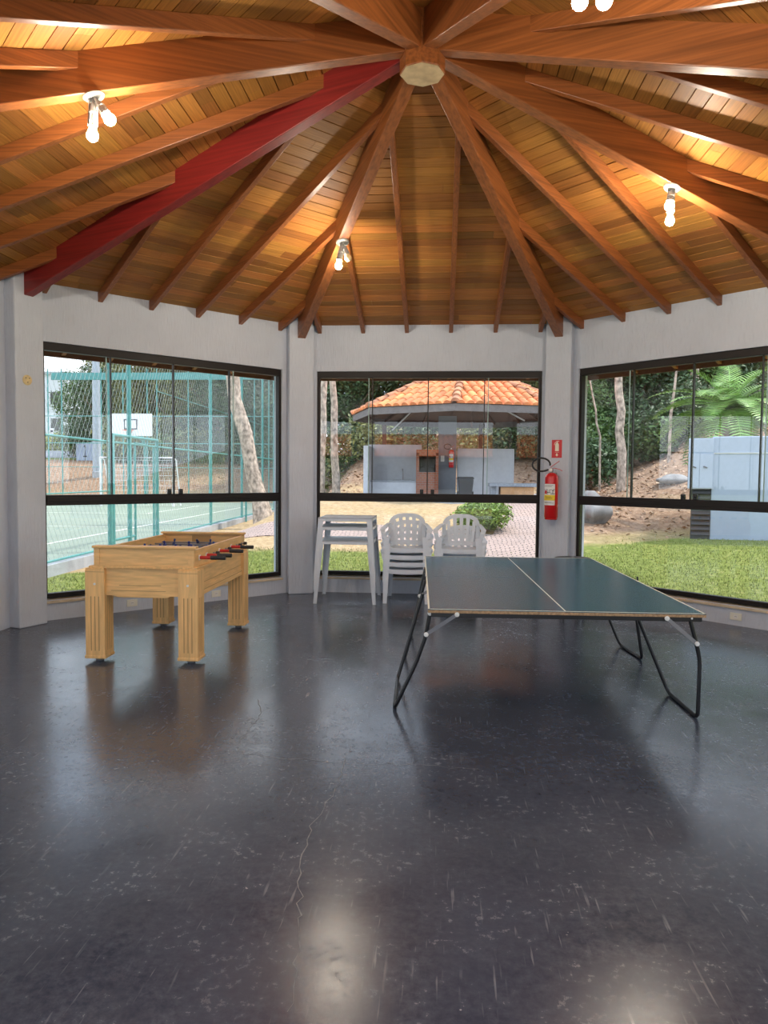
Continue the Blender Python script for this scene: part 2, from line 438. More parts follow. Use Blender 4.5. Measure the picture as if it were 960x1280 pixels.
# walls with their openings
for k in range(8):
    mb = MB()
    y0, y1 = A, A+THK
    hs1 = (A+THK)*T8
    zt = ceil_z(A)+.02
    openback = (k == 4); WK = 1.27 if k == 6 else WW
    def wall_piece(x0, x1, z0, z1):
        # mitred ends at the octagon corner
        s0 = hs1 if abs(x0+HS) < 1e-6 else None; s1 = hs1 if abs(x1-HS) < 1e-6 else None
        a0 = -hs1 if s0 else x0; a1 = hs1 if s1 else x1
        mb.hexa([(x0, y0, z0), (x1, y0, z0), (a1, y1, z0), (a0, y1, z0)], [(x0, y0, z1), (x1, y0, z1), (a1, y1, z1), (a0, y1, z1)])
    if openback:
        wall_piece(-HS, -WK, 0, WT); wall_piece(WK, HS, 0, WT); wall_piece(-HS, HS, WT, zt)
    else:
        wall_piece(-HS, HS, 0, WB-.02); wall_piece(-HS, HS, WT, zt); wall_piece(-HS, -WK, WB-.02, WT); wall_piece(WK, HS, WB-.02, WT)
    o = mb.build('wall_'+SIDES[k], MT['wall'], rz=bay_rz(k))
    tag(o, 'white textured wall bay around the window '+SIDE_TXT[k], 'wall', kind='structure')
# pillars at the corners
PF = 4.335; PH = .165
for i in range(8):
    ang = PI/8+i*PI/4
    mb = MB()
    zt = APEX-.303*PF
    mb.hexa([(-PH, PF, 0), (PH, PF, 0), (PH, RC+.22, 0), (-PH, RC+.22, 0)],
            [(-PH, PF, zt-.01), (PH, PF, zt-.01), (PH, RC+.22, zt-.01-.303*.45), (-PH, RC+.22, zt-.01-.303*.45)])
    o = mb.build('pillar', MT['wall'], bevel=.012, rz=-ang)
    tag(o, ['white pillar with the fire extinguisher', 'white pillar to the right of the right window', 'white pillar behind the camera, far right',
            'white pillar behind the camera, beside the doorway on the right', 'white pillar behind the camera, beside the doorway on the left', 'white pillar behind the camera, far left',
            'white pillar with round beige cover plate', 'white pillar between left and middle windows, beside the stacked tables'][i], 'pillar', kind='structure')

# ceiling: eight boarded slopes, each board real with a groove
OV = 1.35                                           # eave overhang
for k in range(8):
    mb = MB(); d = .10; step = .1145; gap = .007; j = 0
    rnd = random.Random(50+k)
    while d < A+OV:
        d0, d1 = d, d+step-gap
        xs0, xs1 = d0*T8, d1*T8
        # split the course into random board lengths
        cuts = [-1e9]; x = -d1*T8 + rnd.uniform(.3, 2.6)
        while x < d1*T8-.15: cuts.append(x); x += rnd.uniform(1.3, 2.8)
        cuts.append(1e9)
        tilt = rnd.uniform(0, .004)
        for a, b_ in zip(cuts, cuts[1:]):
            l0, l1 = max(a+.001, -xs0), max(a+.001, -xs1); r0, r1 = min(b_-.001, xs0), min(b_-.001, xs1)
            if r1-l1 < .02: continue
            l0 = min(l0, r0); 
            z0, z1 = ceil_z(d0), ceil_z(d1)
            mb.hexa([(l0, d0, z0-tilt), (r0, d0, z0-tilt), (r1, d1, z1), (l1, d1, z1)],
                    [(l0, d0, z0+.018), (r0, d0, z0+.018), (r1, d1, z1+.018), (l1, d1, z1+.018)])
        d += step
    o = mb.build('ceiling', MT['plank'], rz=bay_rz(k))
    tag(o, 'varnished plank slope of the ceiling above the window '+SIDE_TXT[k], 'ceiling', kind='structure')
    D = A+OV+.06
    bk = MB().add([(0, 0, APEX+.03), (-D*T8, D, ceil_z(D)+.03), (D*T8, D, ceil_z(D)+.03), (0, 0, APEX+.09), (-D*T8, D, ceil_z(D)+.09), (D*T8, D, ceil_z(D)+.09)],
                  [(0, 2, 1), (3, 4, 5), (0, 1, 4, 3), (1, 2, 5, 4), (2, 0, 3, 5)])
    bk.build('roof_deck', MT['back'], o)
# common rafters (six per slope, jacks running into the hips)
SP = 2*HS/6
for k in range(8):
    for j in range(6):
        x = (j-2.5)*SP; hw = .026
        d0 = max(abs(x)/T8+.02, .5); d1 = A+OV-.03
        mb = MB(); dep = .108
        mb.hexa([(x-hw, d0, ceil_z(d0)-dep), (x+hw, d0, ceil_z(d0)-dep), (x+hw, d1, ceil_z(d1)-dep), (x-hw, d1, ceil_z(d1)-dep)],
                [(x-hw, d0, ceil_z(d0)-.002), (x+hw, d0, ceil_z(d0)-.002), (x+hw, d1, ceil_z(d1)-.002), (x-hw, d1, ceil_z(d1)-.002)])
        o = mb.build('rafter', MT['rafter'], rz=bay_rz(k), bevel=.004)
        tag(o, '%s reddish wooden rafter, counted from the left, on the ceiling slope %s' % (['first', 'second', 'third', 'fourth', 'fifth', 'sixth'][j], SIDE_TXT[k]), 'rafter', 'common rafters', kind='structure')
# eave boards outside
for k in range(8):
    d = A+OV-.02; z = ceil_z(d)
    o = MB().hexa([(-d*T8, d, z-.125), (d*T8, d, z-.125), (d*T8+.012, d+.03, z-.125), (-d*T8-.012, d+.03, z-.125)], [(-d*T8, d, z+.01), (d*T8, d, z+.01), (d*T8+.012, d+.03, z+.01), (-d*T8-.012, d+.03, z+.01)]).build('eave_board', MT['eave'], rz=bay_rz(k))
    tag(o, 'reddish eave board outside the window '+SIDE_TXT[k], 'eave board', 'eave boards', kind='structure')
# hip rafters
HIPT = ['running down to the extinguisher pillar', 'running down to the right pillar', 'passing overhead at the right', 'crossing overhead, right of the top centre',
        'crossing overhead, left of the top centre', 'passing overhead at the left with a twin lamp', 'stained red, running down to the left pillar', 'running down to the pillar by the stacked tables']
for i in range(8):
    ang = PI/8+i*PI/4; hw = .052
    r0, r1 = .13, RC+.25
    zb = lambda r: 4.690-.3035*r
    ztop = lambda r: APEX-.303*r+.004
    mb = MB().hexa([(-hw, r0, zb(r0)), (hw, r0, zb(r0)), (hw, r1, zb(r1)), (-hw, r1, zb(r1))],
                   [(-hw, r0, ztop(r0)), (hw, r0, ztop(r0)), (hw, r1, ztop(r1)), (-hw, r1, ztop(r1))])
    o = mb.build('hip_rafter', MT['redhip'] if i == 6 else MT['hip'], rz=-ang, bevel=.006)
    tag(o, 'heavy wooden hip rafter '+HIPT[i], 'rafter', 'hip rafters', kind='structure')
o = MB().prism(oct_(.168, 0), 4.535, APEX-.02).build('hub', MT['hip'], bevel=.006)
tag(o, 'octagonal wooden hub where all the hip rafters meet', 'hub', kind='structure')
MB().prism(oct_(.160, 0), 4.530, 4.5352).build('end_grain_face', MT['hubend'], o)

# windows
def make_window(n, k, label, WW=WW):
    root = empty('window_%d' % n, (0, 0, 0), label, 'window', rz=bay_rz(k), kind='structure')
    y0, y1 = A+.025, A+.105
    f = MB()
    f.bb(-WW, WW, y0, y1, WT-.085, WT); f.bb(-WW, WW, y0, y1, WB-.0, WB+.05)
    f.bb(-WW, -WW+.035, y0, y1, WB+.05, WT-.085); f.bb(WW-.035, WW, y0, y1, WB+.05, WT-.085)
    f.build('window_frame', MT['frame'], root, bevel=.004)
    MB().bb(-WW+.035, WW-.035, y0-.012, y1, WR-.056, WR+.056).bb(-WW+.035, WW-.035, y0-.018, y0-.012, WR-.02, WR+.035).build('middle_rail', MT['frame'], root, bevel=.003)
    MB().bb(-WW+.035, WW-.035, A+.062, A+.068, WB+.04, WR-.05).build('lower_pane', MT['glass'], root)
    z0, z1 = WR+.05, WT-.075; W4 = 2*WW/4
    for j in range(4):
        x0 = -WW+j*W4; x1 = x0+W4
        if j == 1: x0 -= .05
        if j == 2: x1 += .05
        yy = A+.078 if j in (0, 3) else A+.050
        MB().bb(max(x0, -WW+.03), min(x1, WW-.03), yy, yy+.006, z0, z1).build('sliding_pane', MT['glass'], root)
    for x, wd, mt in ((-WW+W4, .010, 'seal'), (0, .014, 'seal'), (WW-W4, .010, 'seal')):
        MB().bb(x-wd/2, x+wd/2, A+.046, A+.086, z0, z1).build('pane_seal', MT[mt], root)
    for x in (-WW+W4-.055, WW-W4+.045):
        MB().bb(x, x+.010, A+.049, A+.058, z0, z1).build('glass_edge', MT['edge'], root)
    for sx in (-1, 1):
        l = MB().bb(sx*.072-.024, sx*.072+.024, A+.012, A+.05, z0+.005, z0+.065).build('latch', MT['black'], root, bevel=.006)
        MB().tube([(sx*.072, A+.012, z0+.035), (sx*.072, A-.008, z0+.035)], .010, 10).build('latch_knob', MT['black'], l)
    s = MB().hexa([(-WW-.01, A-.02, WB-.055), (WW+.01, A-.02, WB-.055), (WW+.01, A+.12, WB-.03), (-WW-.01, A+.12, WB-.03)],
                  [(-WW-.01, A-.02, WB-.03), (WW+.01, A-.02, WB-.03), (WW+.01, A+.12, WB+.001), (-WW-.01, A+.12, WB+.001)])
    s.build('window_sill', MT['sill'], root, bevel=.004)
    return root
make_window(1, 7, 'dark framed sliding window on the left looking onto the sports court')
make_window(2, 0, 'dark framed sliding window in the middle looking onto the tile roofed kiosk')
make_window(3, 1, 'dark framed sliding window on the right looking onto the sunny lawn')
make_window(4, 2, 'dark framed sliding window to the right of the camera')
make_window(5, 6, 'dark framed sliding window to the left of the camera', 1.27)
make_window(6, 3, 'dark framed sliding window behind the camera on the right')
make_window(7, 5, 'dark framed sliding window behind the camera on the left')

# ------------------------------------------------------------------ cracks on the floor
crack([(-0.258, -3.442), (-0.283, -3.196), (-0.335, -2.888), (-0.384, -2.582), (-0.403, -2.348), (-0.377, -2.11), (-0.335, -1.883), (-0.343, -1.576), (-0.341, -1.34)], 1)
crack([(-0.969, -1.464), (-0.806, -1.519), (-0.573, -1.542), (-0.315, -1.551), (0.055, -1.559), (0.404, -1.579)], 2, .004)
crack([(-0.969, -1.464), (-1.015, -1.212), (-0.999, -0.842), (-1.099, -0.51)], 3)
crack([(2.05, 1.10), (1.6, 1.02), (1.0, 1.2)], 4, .004)
crack([(2.9, -.6), (2.4, -.1), (1.7, .62)], 5, .004)

# ------------------------------------------------------------------ twin ceiling lamps
def ceiling_lamp(ang, r, heads, label):
    a = math.radians(ang); x, y, z = r*math.sin(a), r*math.cos(a), 4.690-.3035*r
    root = empty('ceiling_lamp', (x, y, z), label, 'lamp', 'twin bulb ceiling lamps')
    tilt = Matrix.Rotation(-a, 3, 'Z') @ Matrix.Rotation(-math.atan(.3035), 3, 'X')
    MB().lathe([(.0, .004), (.066, .004), (.069, -.004), (.062, -.014), (.02, -.018), (0, -.018)], 28, mat=tilt).build('base_plate', MT['lamp_body'], root, smooth=True)
    for (dx, dy, dz, lit) in heads:
        tip = Vector((dx, dy, dz)); st = Vector((dx*.25, dy*.25, -.045)); d = (tip-st).normalized()
        q = d.to_track_quat('Z', 'Y').to_matrix(); L = (tip-st).length
        sk = MB()
        sk.tube([(dx*.12, dy*.12, -.012), st], .009, 8)
        for sgn in (-1, 1):
            side = q @ Vector((.026*sgn, 0, 0))
            sk.tube([Vector((dx*.1, dy*.1, -.012))+side, st+side+d*L*.35], .004, 6)
        sk.lathe([(.0, 0), (.017, 0), (.023, L*.08), (.024, L*.22), (.030, L*.24), (.030, L*.30), (.024, L*.32), (.025, L*.5), (.028, L*.64), (.030, L*.70), (0, L*.70)], 18, c=st, mat=q)
        for kx in range(9):
            an = 2*PI*kx/9; off = q @ Vector((.026*math.cos(an), .026*math.sin(an), 0))
            sk.tube([st+off+d*L*.34, st+off*1.15+d*L*.68], .003, 5)
        s = sk.build('lamp_socket', MT['lamp_body'], root, smooth=True)
        prof = [(.0, -.0385)] + [(.037*math.sin(t_), -.037*math.cos(t_)) for t_ in [PI*i/10 for i in range(1, 8)]] + [(.020, .05), (.018, .062), (0, .062)]
        prof = [(rr, -zz) for rr, zz in prof][::-1]
        MB().lathe(prof, 20, c=tip, mat=q).build('bulb', MT['bulb'] if lit else MT['bulb_off'], root, smooth='all')
ceiling_lamp(-112.5, 2.25, [(.115, -.02, -.160, True), (-.025, .03, -.235, True)], 'white twin lamp with both bulbs lit on the upper left hip rafter')
ceiling_lamp(-22.5, 2.27, [(-.04, 0, -.245, True), (.06, 0, -.165, False)], 'white twin lamp with one bulb unlit, on the rafter above the stacked tables')
ceiling_lamp(67.5, 2.235, [(-.03, -.04, -.165, True), (.005, .05, -.26, True)], 'white twin lamp on the right hip rafter, one bulb above the other')
ceiling_lamp(157.5, 2.13, [(-.035, 0, -.262, True), (.075, 0, -.262, True)], 'twin lamp at the top edge of the photo, only its two glowing bulbs in view')

# ------------------------------------------------------------------ foosball table
def foosball():
    X0, X1, Y0, Y1 = -2.786, -1.82, .34, 1.935
    root = empty('foosball_table', ((X0+X1)/2, (Y0+Y1)/2, 0), 'blond wooden foosball table with thick square legs and black handled rods', 'foosball table')
    cx, cy = (X0+X1)/2, (Y0+Y1)/2; X0 -= cx; X1 -= cx; Y0 -= cy; Y1 -= cy
    LW = .168
    for sx in (0, 1):
        for sy in (0, 1):
            x0 = X0 if sx == 0 else X1-LW; y0 = Y0 if sy == 0 else Y1-LW
            l = MB().bb(x0, x0+LW, y0, y0+LW, .055, .79).bb(x0-.006, x0+LW+.006, y0-.006, y0+LW+.006, .034, .06).bb(x0+.004, x0+LW-.004, y0+.004, y0+LW-.004, .79, .798).build('leg', MT['pine'], root, bevel=.004)
            g = MB()
            for q in (.30, .5, .70):
                g.bb(x0+LW*q-.004, x0+LW*q+.004, y0-.0012, y0+.001, .10, .56)
                g.bb(x0+LW*q-.004, x0+LW*q+.004, y0+LW-.001, y0+LW+.0012, .10, .56)
                for xx in (x0-.0012, x0+LW-.001):
                    g.bb(xx, xx+.0022, y0+LW*q-.003, y0+LW*q+.003, .10, .56)
            g.bb(x0, x0+LW, y0-.001, y0+.001, .765, .769)
            g.build('fluting', MT['groove'], l)
            MB().lathe([(0, 0), (.030, 0), (.034, .006), (.034, .018), (.012, .022), (.012, .036), (0, .036)], 16, c=(x0+LW/2, y0+LW/2, 0)).build('foot_glide', MT['steel'], l, smooth=True)
            MB().lathe([(0, 0), (.010, 0), (.010, .004), (0, .005)], 12, c=(x0+LW/2, y0, .665), mat=Matrix.Rotation(PI/2, 3, 'X')).build('bolt_cap', MT['white_enamel'], l)
    # lower cabinet: four aprons
    ix0, ix1, iy0, iy1 = X0+.03, X1-.03, Y0+.03, Y1-.03
    for y in (iy0, iy1-.022):
        a = MB().bb(ix0+.1, ix1-.1, y, y+.022, .565, .80)
        f = -1 if y == iy0 else 1; yy = y if f < 0 else y+.022
        a.hexa([(ix0+.24, y, .552), (ix1-.24, y, .552), (ix1-.24, y+.022, .552), (ix0+.24, y+.022, .552)], [(ix0+.215, y, .566), (ix1-.215, y, .566), (ix1-.215, y+.022, .566), (ix0+.215, y+.022, .566)])
        a = a.build('end_apron', MT['pinex'], root, bevel=.003)
        g = MB()
        g.bb(-.20, .16, yy-.001, yy+.001, .652, .657); g.bb(-.27, .20, yy-.001, yy+.001, .606, .611)
        g.build('routed_line', MT['groove'], a)
    for x in (ix0, ix1-.022):
        a = MB().bb(x, x+.022, iy0+.1, iy1-.1, .56, .80)
        xx = x if x == ix0 else x+.022; s = -1 if x == ix0 else 1
        a.bb(min(xx, xx+s*.008), max(xx, xx+s*.008), iy0+.13, iy1-.13, .56, .63)
        a = a.build('side_apron', MT['piney'], root, bevel=.003)
        MB().bb(min(xx, xx+s*.0092), max(xx, xx+s*.0092), iy0+.14, iy1-.14, .600, .606).bb(min(xx, xx+s*.0012), max(xx, xx+s*.0012), iy0+.14, iy1-.14, .662, .667).build('routed_line', MT['groove'], a)
    # moulding between cabinet and upper box
    MB().bb(X0+.030, X1-.008, Y0+.008, Y1-.008, .797, .817).build('ledge', MT['piney'], root, bevel=.004)
    bx0, bx1, by0, by1 = X0+.072, X1-.036, Y0+.022, Y1-.022
    for y in (by0, by1-.028):
        w_ = MB().bb(bx0, bx1, y, y+.028, .817, .966)
        yy = y-.006 if y == by0 else y+.028
        for x in (bx0, bx1-.05): w_.bb(x, x+.05, yy-.0002, yy+.0062, .817, .966)
        w_.bb(bx0+.0502, bx1-.0502, yy, yy+.0045, .8172, .832)
        w_.build('end_wall', MT['pinex'], root, bevel=.002)
    for x in (bx0, bx1-.028):
        MB().bb(x, x+.028, by0+.028, by1-.028, .816, .958).build('side_wall', MT['piney'], root, bevel=.002)
    for y0, y1 in ((by0-.016, by0+.075), (by1-.06, by1+.016)):
        MB().bb(bx0-.014, bx1+.014, y0, y1, .966, .986).build('rim_cap', MT['pinex'], root, bevel=.005)
    MB().bb(bx0+.028, bx1-.028, by0+.028, by1-.028, .816, .842).build('playfield', MT['felt'], root)
    for yy in (by1-.030, by0+.0285):
        MB().bb(-.10, .10, yy, yy+.0018, .845, .95).build('goal_mouth', MT['groove'], root)
    n = 8; zr = .885
    teams = 'ABABABAB'; counts = [1, 2, 3, 5, 5, 3, 2, 1]
    teams = ['R', 'R', 'L', 'R', 'L', 'R', 'L', 'L']
    ys = [by0+.13+i*(by1-by0-.26)/(n-1) for i in range(n)]
    for i, y in enumerate(ys):
        right = teams[i] == 'R'; s = 1 if right else -1
        wx = bx1 if right else bx0; ox = bx0 if right else bx1
        out = .10 if right else .06
        rod = MB().tube([(wx+s*(out+.02), y, zr), (ox-s*.055, y, zr)], .008, 8).build('rod', MT['steel'], root, smooth=True)
        MB().tube([(wx+s*out, y, zr), (wx+s*(out+.125), y, zr)], .0175, 12).build('handle', MT['black_rub'], rod, smooth=True)
        MB().tube([(wx+s*.006, y, zr), (wx+s*(out-.004), y, zr)], .0145, 12).build('bumper_sleeve', MT['redfig'], rod, smooth=True)
        MB().bb(min(wx, wx+s*.008), max(wx, wx+s*.008), y-.022, y+.022, zr-.022, zr+.022).build('bushing', MT['white_enamel'], rod, bevel=.003)
        MB().tube([(ox-s*.030, y, zr), (ox-s*.06, y, zr)], .016, 10).build('end_cap', MT['black_rub'], rod)
        c = counts[i]; span = (bx1-bx0-.12)
        for j in range(c):
            px_ = bx0+.06+span*(j+.5)/c + s*.02
            tilt = [.3, -.9, .7, .1, -1.2, .5, -.4, .9][i]
            R = Matrix.Rotation(tilt, 3, 'X')
            fm = MB()
            def P(a): return R @ Vector(a) + Vector((px_, y, zr))
            for (c0, dd) in (((0, 0, -.005), (.026, .024, .05)), ((0, 0, -.045), (.020, .016, .04)), ((0, .004, -.070), (.022, .028, .014)), ((0, 0, .026), (.012, .012, .014))):
                fm.box(P(c0), dd, mat=R)
            fm.tube([P((0, 0, .030)), P((0, 0, .038)), P((0, 0, .052)), P((0, 0, .056))], [.006, .012, .011, .004], 8)
            fm.build('player_figure', MT['bluefig'] if right else MT['felt'], rod, bevel=.002)
    return root
foosball()

# ------------------------------------------------------------------ table tennis table
def pingpong():
    ctr = Vector((.955, .865, 0)); rz = math.radians(1.6)
    root = empty('table_tennis_table', ctr, 'large dark green folding table tennis table on bent black tube legs', 'table tennis table', rz=rz)
    inv = Matrix.Rotation(-rz, 3, 'Z')
    def loc(p): return inv @ (Vector(p)-ctr)
    Wd, Ln, zt = 1.80, 3.14, .716
    for s in (-1, 1):
        y0, y1 = (-Ln/2, -.003) if s < 0 else (.003, Ln/2)
        top = MB().bb(-Wd/2, Wd/2, y0, y1, zt-.005, zt).build('tabletop', MT['pptop'], root)
        MB().bb(-Wd/2+.0005, Wd/2-.0005, y0+.0005, y1-.0005, zt-.024, zt-.005).build('board_edge', MT['chip'], top)
        e = MB(); zz0, zz1 = zt, zt+.0006
        e.bb(-.004, .004, y0, y1, zz0, zz1)
        for sx in (-1, 1): e.bb(min(sx*Wd/2, sx*(Wd/2-.012)), max(sx*Wd/2, sx*(Wd/2-.012)), y0, y1, zz0, zz1)
        yl = (y0, y0+.014) if s < 0 else (y1-.014, y1)
        e.bb(-Wd/2, Wd/2, yl[0], yl[1], zz0, zz1)
        e.build('boundary_line', MT['line'], top)
        # steel angle frame under each half
        f = MB(); i0 = .03
        f.bb(-Wd/2+i0-.01, Wd/2-.02, y0+.012 if s < 0 else y0+.05, (y0+.04) if s < 0 else y0+.08, zt-.054, zt-.024)
        f.bb(-Wd/2+i0-.01, Wd/2-.02, (y1-.08) if s < 0 else y1-.04, (y1-.05) if s < 0 else y1-.012, zt-.054, zt-.024)
        for sx in (-1, 1): f.bb(sx*(Wd/2-.06)-.012, sx*(Wd/2-.06)+.012, y0+.03, y1-.03, zt-.050, zt-.024)
        f.build('steel_frame', MT['black'], root, bevel=.003)
    zl = zt-.035; r = .0135
    def frame(pts):
        P = [loc(p) for p in pts]; Q = [P[0]]
        for i in range(1, len(P)-1):                      # rounded bends
            a, b, c = P[i-1], P[i], P[i+1]
            da = min(.05, (a-b).length*.3); dc = min(.05, (c-b).length*.3)
            p0 = b+(a-b).normalized()*da; p2 = b+(c-b).normalized()*dc
            for t_ in (0, .33, .66, 1): Q.append(p0*(1-t_)**2 + b*2*t_*(1-t_) + p2*t_*t_)
        Q.append(P[-1])
        return MB().tube(Q, r, 10).build('leg_frame', MT['black'], root, smooth=True)
    frame([(.112, -.665, zl), (.085, -.655, .52), (.02, -.645, .33), (-.122, -.637, .0145), (-.142, .10, .0145), (.045, .10, zl)])
    frame([(1.81, -.63, zl), (1.853, -.63, .53), (1.886, -.625, .40), (1.884, -.625, .0145), (1.868, -.06, .0145), (1.585, -.06, zl)])
    frame([(.05, .80, zl), (-.122, .80, .0145), (-.10, 1.72, .0145), (.035, 1.72, zl)])
    frame([(1.835, .91, zl), (1.944, .91, .0145), (1.884, 1.44, .0145), (1.595, 1.44, zl)])
    def brace(a, b, bolts=True):
        a, b = loc(a), loc(b); d = (b-a).normalized(); sd_ = d.cross(Vector((0, 1, 0)))
        br = MB().strip([a, b], .024, .005, sd_).build('brace', MT['steel'], root)
        tag(br, 'bare grey steel brace')
        for p in (a, b):
            MB().lathe([(0, 0), (.016, 0), (.015, .006), (0, .009)], 14, c=p+Vector((0, -.004, 0)), mat=Matrix.Rotation(PI/2, 3, 'X')).build('bolt_head', MT['white_enamel'], br, smooth=True)
    brace((.088, -.675, .535), (.29, -.72, zl+.002)); brace((1.853, -.655, .515), (1.65, -.68, zl+.002))
    brace((.005, .775, .55), (.22, .775, zl)); brace((1.86, .885, .56), (1.66, .885, zl))
    for (x) in (.112, 1.812):
        p = loc((x, -.70 if x < 1 else -.662, zl+.002))
        MB().lathe([(0, 0), (.016, 0), (.015, .006), (0, .009)], 14, c=p, mat=Matrix.Rotation(PI/2, 3, 'X')).build('bolt_head', MT['white_enamel'], root, smooth=True)
    for sx in (-1, 1):                                    # net clamps left at the middle seam
        nb = MB().bb(sx*(Wd/2+.002)-.008, sx*(Wd/2+.002)+.008, -.06, -.03, zt-.05, zt+.002).bb(sx*(Wd/2+.012)-.006, sx*(Wd/2+.012)+.006, -.055, -.035, zt-.03, zt+.03)
        nb.build('net_clamp', MT['black'], root, bevel=.003)
    return root
pingpong()

# ------------------------------------------------------------------ plastic tables (stacked)
def plastic_table(loc, label, first=None):
    if first:
        c = copy_tree(first); c.location = loc; c['label'] = label; return c
    root = empty('plastic_table', loc, label, 'table', 'stacked white plastic tables')
    h, w2, ap = .78, .335, .045
    t = MB()
    t.prism([(-w2, -w2), (w2, -w2), (w2, w2), (-w2, w2)], h-.012, h)
    for (x0, x1, y0, y1) in ((-w2, w2, -w2, -w2+.008), (-w2, w2, w2-.008, w2), (-w2, -w2+.008, -w2, w2), (w2-.008, w2, -w2, w2)):
        t.bb(x0, x1, y0, y1, h-ap, h)
    t.build('tabletop', MT['white_plastic'], root, bevel=.006)
    for sx in (-1, 1):
        for sy in (-1, 1):
            l = MB()
            xt, yt, xb, yb = sx*(w2-.002), sy*(w2-.002), sx*(w2+.055), sy*(w2+.03)
            wt, wb, th = .066, .042, .005
            # angle-section leg: two thin tapering webs
            l.hexa([(xb, yb, 0), (xb-sx*wb, yb, 0), (xb-sx*wb, yb-sy*th, 0), (xb, yb-sy*th, 0)], [(xt, yt, h-.02), (xt-sx*wt, yt, h-.02), (xt-sx*wt, yt-sy*th, h-.02), (xt, yt-sy*th, h-.02)])
            l.hexa([(xb, yb, 0), (xb, yb-sy*wb, 0), (xb-sx*th, yb-sy*wb, 0), (xb-sx*th, yb, 0)], [(xt, yt, h-.02), (xt, yt-sy*wt, h-.02), (xt-sx*th, yt-sy*wt, h-.02), (xt-sx*th, yt, h-.02)])
            l.build('leg', MT['white_plastic'], root)
    return root
pt = plastic_table((-.985, 3.68, .0), 'white plastic table at the bottom of the stack by the pillar')
plastic_table((-.987, 3.675, .175), 'white plastic table in the middle of the stack by the pillar', pt)
plastic_table((-.988, 3.672, .285), 'topmost white plastic table of the stack by the pillar', pt)

